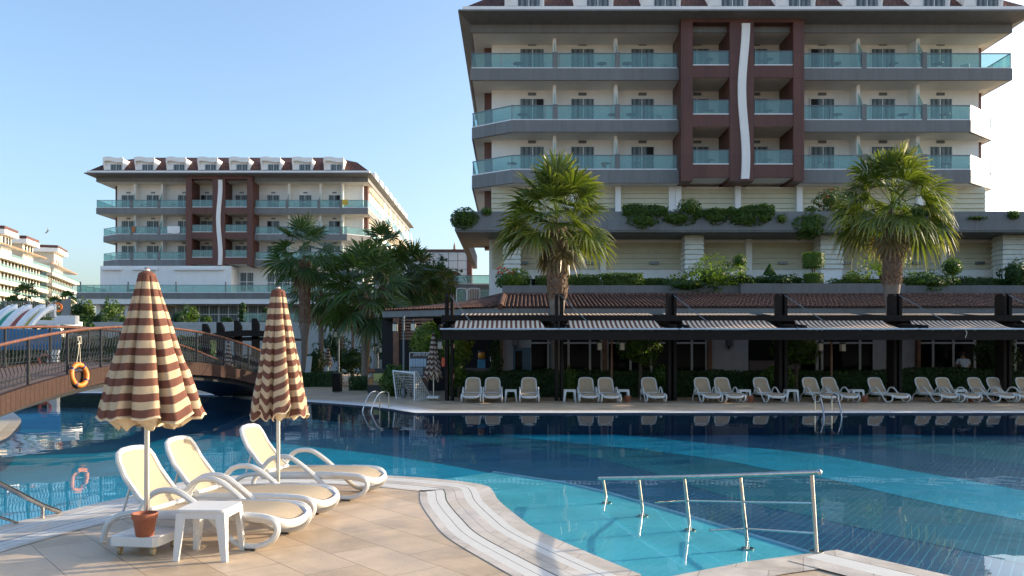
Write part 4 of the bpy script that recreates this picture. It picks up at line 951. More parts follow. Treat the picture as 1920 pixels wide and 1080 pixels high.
for k,(x,D,yt,rt,cr,nf,lb) in enumerate(LP):
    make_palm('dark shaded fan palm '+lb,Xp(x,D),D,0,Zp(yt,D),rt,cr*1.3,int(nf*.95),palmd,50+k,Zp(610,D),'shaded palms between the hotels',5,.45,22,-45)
for k,(x,D,yt,cr,z0) in enumerate(((50,105,560,2.6,4),(132,110,572,2.4,4),(25,100,580,2.2,4),(100,112,578,2.2,4))):
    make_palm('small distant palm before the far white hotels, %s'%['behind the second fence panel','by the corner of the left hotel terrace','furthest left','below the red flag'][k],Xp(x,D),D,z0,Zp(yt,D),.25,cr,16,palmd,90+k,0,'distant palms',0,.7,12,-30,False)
def blob(mb,c,r,n,size,lump=.18,seed=0,up=0.0,core=True,fr=3.0):
    c=Vector(c); rn=random.Random(seed); sv=Vector((seed*3.1,seed*1.7,0))
    for k in range(n):
        d=Vector((rn.gauss(0,1),rn.gauss(0,1),rn.gauss(0,1))); d.normalize()
        e=1+lump*noise.noise(d*fr*.5+sv)*2; q=rn.uniform(.72,1.04)**.6*e
        p=c+Vector((d.x*r[0],d.y*r[1],d.z*r[2]))*q
        nn=Vector((d.x/r[0],d.y/r[1],d.z/r[2])).normalized()+Vector((rn.uniform(-.8,.8),rn.uniform(-.8,.8),rn.uniform(-.5,.9)))
        mb.leaf(p,nn,size*rn.uniform(.7,1.3))
def hedgebox(mb,x0,x1,y0,y1,z0,z1,n,size,seed=0,rough=.1):
    rn=random.Random(seed)
    for k in range(n):
        f=rn.random(); x=rn.uniform(x0,x1); 
        if f<.62: y=y0; z=rn.uniform(z0,z1); nn=Vector((0,-1,.2))
        elif f<.9: y=rn.uniform(y0,y1); z=z1; nn=Vector((0,-.2,1))
        else: x=rn.choice((x0,x1)); y=rn.uniform(y0,y1); z=rn.uniform(z0,z1); nn=Vector((1 if x>(x0+x1)/2 else -1,0,.2))
        w_=rough*(noise.noise(Vector((x*1.3,z*1.7+y,seed)))*1.6+rn.uniform(-.6,.3))
        mb.leaf(Vector((x,y,z))+nn*w_,nn+Vector((rn.uniform(-.8,.8),rn.uniform(-.8,.8),rn.uniform(-.5,.9))),size*rn.uniform(.7,1.3))
def shrub(name,label,x,y,D,rx,rz,n,size,lm,cat='shrub',lump=.2,seed=1,ry=None,stem=None,group=None,core=.72):
    c=P(x,y,D); s=D/F; rx*=s; rz*=s; ry=rx if ry is None else ry
    zb=c.z-rz if stem is None else stem
    r=thing(name,label,cat,(c.x,c.y,zb),0,group)
    m=MB(); blob(m,c,(rx,ry,rz),n,size,lump,seed)
    if core: m.ball(c,(rx*core,ry*core,rz*core),10,6)
    m.build('foliage',lm,r)
    if stem is not None:
        m=MB(); m.tube([(c.x,c.y,zb),(c.x+.03,c.y,(zb+c.z)/2),(c.x,c.y,c.z)],max(.025,rx*.09),6); m.build('stem',bark,r)
    return r
DPl=37.9; zpl=Zp(536,37.2)
def lowplant(name,label,x,y,rx,rz,n,size,lm,**k): return shrub(name,label,x,y,DPl,rx,rz,n,size,lm,**k)
lowplant('flowering_bush','bushy green shrub with red flowers at the left corner of the lower planter',962,525,34,22,900,.14,leafm,seed=3)
m=MB()
for k in range(14): q=P(945+random.uniform(-12,20),507+random.uniform(-6,12),37.5); m.leaf(q,Vector((0,-1,.3)),.14,.9)
o=m.build('red_flower_cluster',flower); o.parent=bpy.data.objects['flowering_bush']; o.location=-Vector(bpy.data.objects['flowering_bush'].location)
def hedge(label,x0,x1,yt,yb,D,dep,n,size,lm,seed,group,z0=None):
    X0,X1=Xp(x0,D),Xp(x1,D); z1=Zp(yt,D); zb=Zp(yb,D) if z0 is None else z0
    r=thing('clipped_hedge',label,'hedge',((X0+X1)/2,D+dep/2,zb),0,group)
    m=MB(); hedgebox(m,X0,X1,D,D+dep,zb,z1,n,size,seed); m.box(X0+.1,X1-.1,D+.1,D+dep-.1,zb,z1-.1); m.build('foliage',lm,r); return r
pgp='hedges in the lower planter'
hedge('low clipped hedge between the flowering bush and the left palm trunk',1004,1030,517,538,37.6,.8,500,.11,leafm,2,pgp)
hedge('low clipped hedge just right of the left palm trunk',1064,1128,515,538,37.6,.8,1100,.11,leafm,3,pgp)
hedge('low clipped hedge below the second cream wall panel with trailing growth',1129,1206,512,540,37.6,.8,1300,.11,leafm,4,pgp)
hedge('low hedge between the two-tier topiary and the right palm trunk',1560,1660,524,540,37.6,.8,1100,.11,leafm,5,pgp)
hedge('low dark hedge under the round headed topiary',1762,1862,520,540,37.6,.8,1300,.11,leafd,6,pgp)
P_=[('round_bush','small round golden bush at the foot of the clipped hedge',1190,526,18,14,420,.10,leafy,{}),
('loose_shrub','tall loose yellow green shrub beside the clad pillar',1340,519,56,27,2200,.15,leafy,dict(lump=.5,core=.5)),
('low_shrub','dark low shrub with reddish tips trailing over the planter edge',1285,537,60,16,1600,.12,leafd,dict(lump=.4)),
('ball_topiary','small ball topiary on a thin stem above the loose shrub',1387,490,14,14,420,.09,leafm,dict(stem=zpl,lump=.08)),
('ball_topiary','flattened dark ball clipped low at the planter edge',1396,523,17,9,380,.09,leafd,dict(lump=.08)),
('low_shrub','spreading dark shrub between the cone and the two-tier topiary',1458,527,42,14,1100,.13,leafd,dict(lump=.4)),
('round_bush','bright green spiky bush left of the right palm trunk',1600,523,20,15,520,.12,leafy,dict(lump=.3)),
('wispy_shrub','tall wispy yellow shrub right behind the right palm trunk',1650,503,32,27,520,.15,leafy,dict(lump=.7,core=0,stem=zpl)),
('trailing_shrub','thick shrub hanging over the planter wall right of the right palm',1735,532,48,22,2000,.13,leafm,dict(lump=.3)),
('ball_topiary','round headed topiary on two bare stems at the right',1785,501,19,17,720,.10,leafm,dict(stem=zpl,lump=.10)),
('loose_shrub','dark loose shrub at the right edge of the lower planter',1903,515,24,28,900,.16,leafd,dict(lump=.4,stem=zpl))]
for k,(nm,lb,x,y,rx,rz,n,sz,lm,kw) in enumerate(P_): lowplant(nm,lb,x,y,rx,rz,n,sz,lm,seed=20+k,**kw)
c=P(1779,520,DPl)
# cone and two-tier topiary
r=thing('cone_topiary','small pointed cone topiary standing on a stem in the planter','topiary',(Xp(1443,DPl),DPl,zpl)); m=MB(); rn=random.Random(4); cx=Xp(1443,DPl)
for k in range(600):
    t=rn.random()**.6; a=rn.uniform(0,6.28); rr=.32*t; z=Zp(494,DPl)-t*.55; nn=Vector((math.cos(a),math.sin(a),.5)); m.leaf(Vector((cx+rr*math.cos(a),DPl+rr*math.sin(a),z)),nn+Vector((rn.uniform(-.6,.6),rn.uniform(-.6,.6),rn.uniform(-.4,.6))),.09)
m.lathe([(.27,Zp(494,DPl)-.54),(.02,Zp(494,DPl)-.03)],(cx,DPl,0),10); m.build('foliage',leafm,r); m=MB(); m.tube([(cx,DPl,zpl-.1),(cx,DPl,Zp(514,DPl))],.03,6); m.build('stem',bark,r)
r=thing('tiered_topiary','two-tier topiary with a clipped drum over a clipped cube beside the clad pillar','topiary',(Xp(1525,DPl),DPl,zpl)); cx=Xp(1525,DPl)
for rr,y0,y1 in ((20,474,502),(18,513,536)):
    m=MB(); rn=random.Random(int(rr)); z0,z1=Zp(y1,DPl),Zp(y0,DPl); q=rr*DPl/F
    for k in range(900):
        a=rn.uniform(0,6.28)
        if rn.random()<.7: p=Vector((cx+q*math.cos(a),DPl+q*math.sin(a),rn.uniform(z0,z1))); nn=Vector((math.cos(a),math.sin(a),.1))
        else: t=rn.random()**.5; p=Vector((cx+q*t*math.cos(a),DPl+q*t*math.sin(a),rn.choice((z0,z1)))); nn=Vector((0,0,1))
        m.leaf(p+nn*rn.uniform(-.05,.03),nn+Vector((rn.uniform(-.7,.7),rn.uniform(-.7,.7),rn.uniform(-.5,.7))),.09)
    m.lathe([(q*.9,z0+.03),(q*.92,z1-.04)],(cx,DPl,0),12); m.build('foliage',leafm,r)
m=MB(); 
for dx in (-.05,.06): m.tube([(cx,DPl,zpl),(cx+dx,DPl,Zp(505,DPl)),(cx+dx*2,DPl,Zp(497,DPl))],.03,6)
m.build('stem',bark,r)
# upper ledge
DU=42.75; zu=9.1
U=[('dome_bush','large clipped dome bush overhanging the left end of the upper ledge',872,411,28,21,1500,.13,leafm,dict(lump=.06)),('ball_topiary','small clipped ball on a short stem near the left end of the upper ledge',912,398,12,9,380,.10,leafm,dict(stem=zu,lump=.05)),
('trailing_shrub','dark shrub trailing over the ledge right of the left palm crown',1205,413,32,17,1100,.14,leafm,{}),('trailing_shrub','dark trailing shrub below the tall round bush on the ledge',1268,410,34,15,1100,.14,leafm,{}),('round_bush','taller round bush on the upper ledge by the brown frame',1292,390,21,15,800,.14,leafm,dict(lump=.3)),
('trailing_shrub','dark shrub on the ledge beneath the brown frame, hanging lowest in its middle',1342,408,28,13,900,.14,leafm,{}),('trailing_shrub','bushy trailing plant on the ledge below the wavy white strip',1395,412,36,15,1200,.14,leafm,{}),('trailing_shrub','small trailing plant on the ledge right of the wavy strip',1433,409,16,10,450,.13,leafm,{}),('round_bush','tiny golden bush at the ledge left of the big hanging bush',1463,411,12,10,300,.12,leafy,{}),
('hanging_bush','big round bush hanging down the ledge with a clipped ball on top',1518,422,29,25,1700,.14,leafm,dict(lump=.25)),('trailing_shrub','green shrub on the ledge right behind the right palm trunk',1707,410,20,14,700,.14,leafm,{}),('round_bush','rounded bush on the ledge at the right of the right palm crown',1763,412,27,17,1000,.14,leafm,{}),('low_shrub','thin low plant along the ledge near its right end',1826,410,22,4,300,.12,leafm,{}),('dome_bush','small dome bush at the far right end of the ledge',1896,404,13,9,420,.12,leafm,dict(lump=.06))]
for k,(nm,lb,x,y,rx,rz,n,sz,lm,kw) in enumerate(U): shrub(nm,lb,x,y,DU,rx,rz,n,sz,lm,seed=50+k,ry=.55,**kw)
shrub('ball_topiary','clipped ball topiary rising above the big hanging bush on the ledge',1521,398,43.3,13,12,520,.10,leafm,cat='topiary',stem=zu,lump=.06,seed=80)
shrub('flowering_tree','small tree covered in red flowers beside the right palm crown',1556,376,43.2,28,21,1100,.13,leafr,cat='tree',stem=zu,lump=.35,seed=81,core=.5)
for k,(a,b,lb) in enumerate(((1168,1252,'left of the tall round bush'),(1300,1372,'under the brown frame'),(1372,1452,'below the wavy white strip'),(1690,1770,'behind the right palm crown'))):
    X0,X1=Xp(a,DU-.2),Xp(b,DU-.2); r=thing('trailing_hedge','loose trailing hedge along the upper ledge '+lb,'hedge',((X0+X1)/2,DU,zu),0,'trailing hedges on the upper ledge'); m=MB(); rn=random.Random(400+k)
    for q in range(int((b-a)*26)):
        x=rn.uniform(X0,X1); hg=.30+.28*noise.noise(Vector((x*1.1,3.3,k)))*1.6; lo=-.18-.45*max(0,noise.noise(Vector((x*.9,7.7,k)))*1.8); z=rn.uniform(lo,hg); y=DU-.22-.10*rn.random() if z<.1 else DU+rn.uniform(-.3,.35)
        m.leaf(Vector((x,y,9.2+z)),Vector((rn.uniform(-.8,.8),-1+rn.uniform(-.3,.6),.5+rn.uniform(-.5,.9))),.14*rn.uniform(.7,1.3))
    m.build('foliage',leafm,r)
for k,(a,b,lb) in enumerate(((1206,1285,'between the clipped hedge and the loose shrub'),(1400,1505,'behind the cone topiary'),(1860,1925,'at the far right end'))):
    hedge('uneven green hedge in the lower planter '+lb,a,b,522,540,38.2,.8,int((b-a)*14),.13,leafm,420+k,pgp)
# hedge and shrubs of the restaurant front
hx_=[(842,930,'before the bar counter'),(930,1049,'before the bar wall with the blue panel'),(1062,1252,'between the second and third pergola posts'),(1262,1462,'between the third and fourth pergola posts'),(1472,1678,'between the fourth and fifth pergola posts'),(1690,1888,'in front of the windows with the person'),(1892,1990,'at the right edge of the photo')]
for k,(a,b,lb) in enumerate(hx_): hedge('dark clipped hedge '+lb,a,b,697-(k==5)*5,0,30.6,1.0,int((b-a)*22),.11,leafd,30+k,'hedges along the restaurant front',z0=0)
S=[('leafy_shrub','bright leafed shrub left of the second sunbed group at the pergola post',1068,718,29.6,15,32,900,.10,leafm,dict(lump=.15)),
('leafy_shrub','shrub with bright top at the third pergola post',1242,702,29.8,18,20,700,.11,leafm,{}),('round_bush','round bush lit on its right side at the fourth pergola post',1458,712,29.6,32,26,1500,.11,leafm,dict(lump=.08)),
('leafy_shrub','bright bush beside the folded parasol at the first pergola post',855,700,29.6,20,24,900,.11,leafm,{}),
('leafy_tree','leafy lollipop tree right of the first pergola post, glossy leaves',860,647,30.2,27,30,1500,.12,leafy,dict(stem=0,lump=.25,core=.6)),
('leafy_tree','bushy tree with bright tips left of the first pergola post',800,645,31.2,27,40,2000,.12,leafy,dict(stem=0,lump=.3)),
('leafy_tree','lollipop tree between lantern pole and third pergola post, bright on its right side',1200,650,30.2,40,32,2200,.12,leafm,dict(stem=0,lump=.2)),
('leafy_tree','lollipop tree at the fourth pergola post, bright on its right side',1492,650,30.2,42,32,2200,.12,leafm,dict(stem=0,lump=.2)),
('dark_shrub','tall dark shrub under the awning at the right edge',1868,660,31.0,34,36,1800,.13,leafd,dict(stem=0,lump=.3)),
('round_bush','large round green bush left of the goal',743,715,31.5,28,32,2200,.11,leafm,dict(lump=.15)),
('dark_shrub','thin plant growing before the bar wall',930,672,31.0,12,34,500,.12,leafd,dict(stem=0,lump=.5,core=.3))]
for k,(nm,lb,x,y,D,rx,rz,n,sz,lm,kw) in enumerate(S): shrub(nm,lb,x,y,D,rx,rz,n,sz,lm,seed=110+k,**kw)
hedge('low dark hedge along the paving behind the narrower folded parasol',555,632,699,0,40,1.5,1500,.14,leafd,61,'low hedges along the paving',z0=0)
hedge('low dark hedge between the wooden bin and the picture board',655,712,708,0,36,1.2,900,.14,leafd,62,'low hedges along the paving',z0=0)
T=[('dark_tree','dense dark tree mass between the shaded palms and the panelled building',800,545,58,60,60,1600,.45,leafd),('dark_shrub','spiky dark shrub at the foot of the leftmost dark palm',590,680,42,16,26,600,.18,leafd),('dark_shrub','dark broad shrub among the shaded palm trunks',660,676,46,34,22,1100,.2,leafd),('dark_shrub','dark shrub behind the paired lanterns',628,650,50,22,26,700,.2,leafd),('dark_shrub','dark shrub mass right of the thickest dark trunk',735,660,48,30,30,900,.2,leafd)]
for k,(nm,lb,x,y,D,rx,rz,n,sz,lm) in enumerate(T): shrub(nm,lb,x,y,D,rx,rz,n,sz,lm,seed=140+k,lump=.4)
# plants of the left hotel terrace
DT=76; zt5=Zp(606,DT)
for k,(x,y,rx,rz,lm,lb) in enumerate(((152,597,9,9,leafd,'at the left end of the stone wall'),(172,598,10,8,leafm,'second from the left end'),(190,598,11,9,leafd,'third from the left end'),(233,600,7,6,leafm,'yellowish beside the palm shrub'),(337,597,13,12,leafd,'largest, before the white pier'),(386,600,10,8,leafm,'in front of the glazed front'),(425,601,11,6,leafm,'flat and wide before the glazed front'))):
    shrub('ball_bush','clipped ball bush on the left hotel terrace, '+lb,x,y,DT,rx,rz,420,.22,lm,cat='bush',seed=160+k,lump=.06,group='clipped balls on the left hotel terrace',core=.85)
for k,(x,y,rx,rz,lm,lb) in enumerate(((165,582,9,17,leafy,'yellow green young tree behind the clipped balls'),(208,585,20,20,leafm,'feathery green palm shrub behind the clipped balls'),(357,590,12,16,leafm,'green upright shrub before the glazed front'),(145,580,18,22,leafd,'dark tree at the left corner under the terrace'))):
    shrub('terrace_shrub',lb,x,y,DT+2,rx,rz,500,.3,lm,cat='shrub',seed=170+k,lump=.5,core=.5)
for x,lb in ((455,'taller spiral topiary on the left hotel terrace'),(498,'shorter spiral topiary beside the narrower parasol tip')):
    r=thing('spiral_topiary',lb,'topiary',(Xp(x,DT),DT,zt5)); m=MB(); rn=random.Random(x); y0=566 if x<480 else 575
    zs_=[(y0+7,6),(y0+17,8),(y0+26,9),(y0+35,8)][: 4 if x<480 else 3]
    for k,(y,rr) in enumerate(zs_): blob(m,P(x,y,DT),(rr*DT/F,rr*DT/F,.24),240,.18,.05,k+x); m.ball(P(x,y,DT),(rr*DT/F*.8,rr*DT/F*.8,.18))
    m.build('foliage',leafd,r); m=MB(); m.tube([(Xp(x,DT),DT,zt5),(Xp(x,DT),DT,Zp(y0,DT))],.06,6); m.build('stem',bark,r)
for k,(x,y,D,rx,rz) in enumerate(((20,600,68,40,16),(75,598,70,44,14),(150,612,66,26,12),(20,585,100,30,16),(80,588,104,40,14))):
    shrub('dark_tree','dense dark tree or hedge behind the slide fence, '+['left part before the far hotels','middle part','low bush at the white slide platform','farther left behind the fence','farther right behind the fence'][k],x,y,D,rx,rz,900,.4,leafd,cat='tree',seed=190+k,lump=.4,group='dark greenery behind the water slide')
# ---------------------------------------------------------------- arched footbridge
br=thing('arched_footbridge','arched timber footbridge with black wrought iron railings and varnished handrails','bridge',(-11,22.8,0))
bz=lambda y: 1.42-.0125*(y-22.8)**2
bx=lambda y: -10.25+.085*max(0,y-20)
W=2.45
ys=[12.4+.45*k for k in range(int((33.2-12.4)/.45)+1)]
m=MB(); rg=[[(bx(y)-W,y,bz(y)-.05),(bx(y),y,bz(y)-.05),(bx(y),y,bz(y)),(bx(y)-W,y,bz(y))] for y in ys]; m.loops(rg); m.build('deck',stripemat('worn deck boards',(.24,.17,.14),(.05,.035,.03),7.5,1,.75,duty=.92,var=.25),br)
for s in (0,1):
    m=MB(); o=.06 if s==0 else -W-.12
    rg=[[(bx(y)+o-.055,y,bz(y)-.36),(bx(y)+o+.055,y,bz(y)-.36),(bx(y)+o+.055,y,bz(y)+.03),(bx(y)+o-.055,y,bz(y)+.03)] for y in ys]; m.loops(rg); m.build('plank_cladding',plank,br)
m=MB(); rg=[[(bx(y)-W+.1,y,bz(y)-.42-.10*math.cos((y-22.8)/10.4*1.5)),(bx(y)-.1,y,bz(y)-.42-.10*math.cos((y-22.8)/10.4*1.5)),(bx(y)-.1,y,bz(y)-.06),(bx(y)-W+.1,y,bz(y)-.06)] for y in ys]; m.loops(rg); m.build('girder',darkmet,br)
PY=[13.4,15.2,17.0,18.5,20.0,21.7,23.4,25.0,26.9,28.9,31.0,32.6]
for s in (0,1):
    o=-.03 if s==0 else -W+.03
    m=MB(); m.tube([(bx(y)+o,y,bz(y)+1.0) for y in ys if y>13.2],.035,8,squash=1.3); hrl=m.build('handrail',handwood,br,True)
    for y in PY:
        m=MB(); m.obox((bx(y)+o-.025,y-.025,bz(y)-.28),(.05,0,0),(0,.05,0),(0,0,1.28)); m.obox((bx(y)+o-.045,y-.045,bz(y)-.30),(.09,0,0),(0,.09,0),(0,0,.10)); m.build('railing_post',darkmet,br)
    for a,b in zip(PY[:-1],PY[1:]):
        m=MB(); n=int((b-a)/.125)
        for k in range(1,n):
            y=a+(b-a)*k/n; x=bx(y)+o; z=bz(y); mir=(-1)**k if k%6 in (0,) else 1; r_=.0105
            pts=[(x,y,z+.10),(x,y,z+.26),(x,y+.05*mir,z+.34),(x,y+.0,z+.44),(x,y-.06*mir,z+.52),(x,y,z+.62),(x,y,z+.98)]
            m.tube(pts,r_,4); m.tube([(x,y,z+.63),(x,y,z+.66)],.019,4); m.tube([(x,y,z+.74),(x,y,z+.765)],.015,4); m.tube([(x,y,z+.86),(x,y,z+.885)],.015,4)
        for h in (.10,.22): m.tube([(bx(y)+o,y,bz(y)+h) for y in (a,(a+b)/2,b)],.012,4)
        m.build('railing_panel',darkmet,br)
def ring(name,label,c,r,rt,ax,m1,rope=False,group='lifebuoys'):
    ax=Vector(ax).normalized(); u=ax.cross(Vector((0,0,1))).normalized(); v=u.cross(ax); c=Vector(c)
    t=thing(name,label,'lifebuoy',c,0,group); m=MB(); m.tube([c+u*(r*math.cos(2*math.pi*k/28))+v*(r*math.sin(2*math.pi*k/28)) for k in range(28)],rt,10,True); m.build('ring',m1,t,True)
    navyb=mat('navy band',(.02,.03,.10),.5) if 'navy band' not in bpy.data.materials else bpy.data.materials['navy band']
    for a0 in (.6,2.2,3.75,5.3):
        m=MB(); m.tube([c+u*(r*math.cos(a0+d))+v*(r*math.sin(a0+d)) for d in (-.10,-.03,.04,.10)],rt*1.06,10); m.build('band',navyb,t,True)
    if rope:
        m=MB(); top=c+Vector((0,0,.80))
        for s in (-1,1): m.tube([c+v*(r*.9)+u*.07*s,c+Vector((0,0,.5))+u*.03*s,top],.010,5)
        m.tube([top+u*.03,top+u*.05+Vector((0,0,.08)),top-u*.05+Vector((0,0,.10)),top-u*.06-Vector((0,0,.06)),top+u*.05-Vector((0,0,.08))],.018,5)
        for s in (-1,1): m.tube([c+u*(r*s*1.02)+v*(.5*r),c+u*(r*s*1.12),c+u*(r*s)-v*(.5*r)],.008,5)
        m.build('rope',ropem,t,True)
    return t
ring('lifebuoy','bright orange lifebuoy hanging on pale ropes outside the bridge railing',(bx(18.65)+.16,18.65,Zp(703,18.65)),.245,.058,(1,-.2,.12),orange,True)
ring('lifebuoy','red orange lifebuoy seen through the bridge railing, low over the slide pool',P(84,675,44.2),.29,.07,(.1,-1,0),mat('red orange plastic',(.55,.10,.03),.5))
ring('lifebuoy','small orange lifebuoy hanging on the grey fence above the water slides',P(108,576,56.7),.26,.075,(.1,-1,0),orange)
# ---------------------------------------------------------------- water slides and fence
sw=thing('water_slide','multi lane water slide with white dividers and green, red and yellow lanes','water slide',P(55,612,50))
bluem=mat('blue slide fibreglass',(.002,.13,.31),.35,.15,2)
wf=mat('white fibreglass',(.72,.75,.76),.35,.05,3)
lanem=[bluem,mat('green slide lane',(.02,.30,.20),.35),mat('red slide lane',(.33,.07,.04),.35),mat('yellow slide lane',(.48,.36,.08),.35)]
def slp(a,s,dz=0):   # a across, s along (0 crest .. 1 low end)
    c=P(36+a*1.0,577,51); y=51-2.6*s; z=c.z-1.55*s**1.6; return Vector((c.x-.05*s,y,z+dz))
lanes=[(-30,-18,0),(-4,10,1),(22,36,2),(47,58,3)]
for a0,a1,k in lanes:
    m=MB(); rg=[]
    for q in range(13):
        s=q/12; rg.append([slp(a0,s,-.1),slp((a0+a1)/2,s,-.16),slp(a1,s,-.1)])
    m.loops(rg,False,False); m.build('lane',lanem[k],sw,True)
for a0,a1 in ((-19,-3),(9,23),(35,48),(57,66)):
    m=MB(); rg=[]
    for q in range(13):
        s=q/12; f=1.0 if s>.12 else 1.6
        rg.append([slp(a0,s,-.12),slp(a0+2,s,.10*f),slp((a0+a1)/2,s,.02),slp(a1-2,s,.10*f),slp(a1,s,-.12),slp((a0+a1)/2,s,-.3)])
    m.loops(rg); m.build('lane_divider',wf,sw,True)
    m=MB(); c=slp((a0+a1)/2,0); m.box(c.x-.16,c.x+.16,c.y,c.y+.25,c.z-.6,c.z+.22); m.build('entry_block',wf,sw,False,False,.05)
m=MB(); a,b=P(-40,617,48.2),P(112,617,48.2); m.box(a.x,b.x,48.2,48.35,Zp(656,48.2),a.z); m.build('blue_wall',bluem,sw)
m=MB(); m.box(Xp(104,54),Xp(144,54),53.8,54.3,3.6,Zp(592,54)); m.box(Xp(104,54),Xp(122,54),53.02,53.4,0,3.59); m.box(Xp(-40,54),Xp(104,54),54.2,57.4,Zp(600,54)-.3,Zp(600,54)); m.build('platform',white,sw)
fe=thing('railing_fence','grey metal bar fence on the platform above the water slides','fence',(Xp(60,57),57,4.2)); zb,zt_=Zp(597,57),Zp(566,57)
a,b,c=Xp(-40,57),Xp(117,57),Xp(142,54)
for x in Xs([-20,10,55,103,117],57):
    m=MB(); m.box(x-.06,x+.06,56.95,57.07,zb-.2,zt_+.1); m.build('post',railmet,fe)
m=MB(); m.tube([(a,57,zt_),(b,57,zt_),(c,53.4,zt_+.1)],.03,5); m.tube([(a,57,zb+.1),(b,57,zb+.1),(c,53.4,zb+.1)],.03,5); n=int((b-a)/.13)
for k in range(n): x=a+(b-a)*k/n; m.box(x-.012,x+.012,56.99,57.01,zb+.1,zt_)
for k in range(24): t=k/24; m.box(b+(c-b)*t-.012,b+(c-b)*t+.012,57-3.6*t,57-3.6*t+.024,zb+.1,zt_+.1*t)
m.build('bars',railmet,fe)
# ---------------------------------------------------------------- far white hotels
def farblock(label,Pa,Pb,zs,ph,end):
    r=thing('distant_hotel',label,'hotel',(Pa[0],Pa[1],0),0,'white hotels far on the left'); a=Vector((Pa[0],Pa[1],0)); b=Vector((Pb[0],Pb[1],0)); u=(b-a).normalized(); n=Vector((u.y,-u.x,0)); ln=(b-a).length; Z=Vector((0,0,1))
    if n.x<0: n=-n
    m=MB(); m.obox(a-n*14,u*(ln-1.2),n*14,Z*(zs[0]+.1)); m.build('wall',mat('warm white wall',(.58,.53,.44),.8) if 'warm white wall' not in bpy.data.materials else bpy.data.materials['warm white wall'],r)
    ww=bpy.data.materials['warm white wall']; k=0
    for z in zs:
        e=1.5 if k==0 else 0
        m=MB(); m.obox(a+Z*(z-.8)-n*.2,u*(ln+e),n*1.4,Z*.8); bb=m.build('balcony_band',ww,r)
        m=MB(); m.obox(a+Z*(z+.02)+n*1.13,u*(ln+e),n*.04,Z*.6); m.build('glass_rail',bglass,bb)
        if k<len(zs)-1 or True:
            w_=MB(); q=0.6
            while q<ln-2: w_.obox(a+u*q+Z*(z+.05)+n*.003,u*1.15,n*.05,Z*1.95); q+=1.9
            if k>0: w_.build('windows',darkglass,r)
        k+=1
    # top pergola and penthouses
    m=MB(); z=zs[0]+2.0
    q=.5
    while q<ln-1: m.obox(a+u*q+Z*z-n*1.5,u*.16,n*2.4,Z*.15); q+=.9
    m.build('roof_pergola',ww,r); m=MB(); m.obox(a+Z*(z+.16)+n*.8,u*(ln-.5),n*.2,Z*.22); m.build('roof_edge_beam',mat('terracotta beam',(.36,.19,.11),.7) if 'terracotta beam' not in bpy.data.materials else bpy.data.materials['terracotta beam'],r)
    for q0,q1,h in ph:
        m=MB(); m.obox(a+u*q0-n*6+Z*(zs[0]),u*(q1-q0),n*5.5,Z*(h-zs[0])); p_=m.build('penthouse',ww,r)
        m=MB(); m.obox(a+u*(q0-.9)-n*7+Z*h,u*(q1-q0+1.8),n*7.6,Z*1.0); m.build('white_eave',white,p_)
        m=MB(); m.obox(a+u*(q0-.8)-n*6.9+Z*(h+1.0),u*(q1-q0+1.6),n*7.4,Z*.7); m.build('roof_edge',brownp,p_)
        m=MB(); 
        for f in (.2,.5,.75): m.obox(a+u*(q0+(q1-q0)*f)-n*.498+Z*(zs[0]+2.4),u*.9,n*.05,Z*1.8)
        m.build('windows',darkglass,p_)
    m=MB(); m.obox(a-n*3+Z*0-u*.02,u*.02,n*2.9,Z*zs[0]); m.build('end_glazing',bglass,r)
    return r
s=160/125
za=[H+(YH-476)*160/F+.3*0,H+(YH-500)*160/F,H+(YH-524)*160/F,H+(YH-547)*160/F,H+(YH-570)*160/F]
farblock('nearer long cream hotel with rows of balconies, cut by the left edge of the photo',(Xp(-95,140),140),(Xp(80,187),187),za,[(24.5,30.5,H+(YH-441)*165/F),(37,43.5,H+(YH-457)*176/F)],0)
zb_=[H+(YH-511.7)*195/F,H+(YH-532)*195/F,H+(YH-551)*195/F,H+(YH-570)*195/F]
farblock('farther long cream hotel with balconies, nearer to the left hotel terrace',(Xp(88,192),192),(Xp(138,222),222),zb_,[(10,20,H+(YH-479)*208/F)],0)
fl=thing('red_flag','dark red flag on a pole among the far palms','flag',P(117,575,130)); m=MB(); c=P(117,540,130); m.tube([P(117,600,130),c],.08,6); m.build('pole',railmet,fl)
m=MB(); rg=[]
for q in range(6): t=q/5; p=P(117+7*t,542+9*t,130+.3*math.sin(5*t)); rg.append([p,p-Vector((0,0,.9+.2*t))])
m.loops(rg,False,False); m.build('cloth',mat('dark red cloth',(.25,.02,.015),.8),fl)
bd=thing('gull','small grey gull flying in the sky above the far hotels','bird',P(88,435,70)); c=P(88,435,70); m=MB()
m.tube([c+Vector((-.22,0,-.18)),c+Vector((-.08,0,-.06)),c,c+Vector((.10,0,.09)),c+Vector((.2,0,.16))],[.01,.05,.065,.05,.015],6)
for s in (-1,1): i=len(m.v); m.v+=[tuple(c+Vector((.06,0,.05))),tuple(c+Vector((-.05,0,-.04))),tuple(c+Vector((-.02+.1*s,-.1,.16*s+.02))),tuple(c+Vector((.12*s,-.15,.34*s))),tuple(c+Vector((.02+.12*s,-.06,.2*s+.05)))]; m.f.append((i,i+1,i+2,i+3,i+4))
m.build('body',mat('grey feathers',(.25,.26,.28),.8),bd)
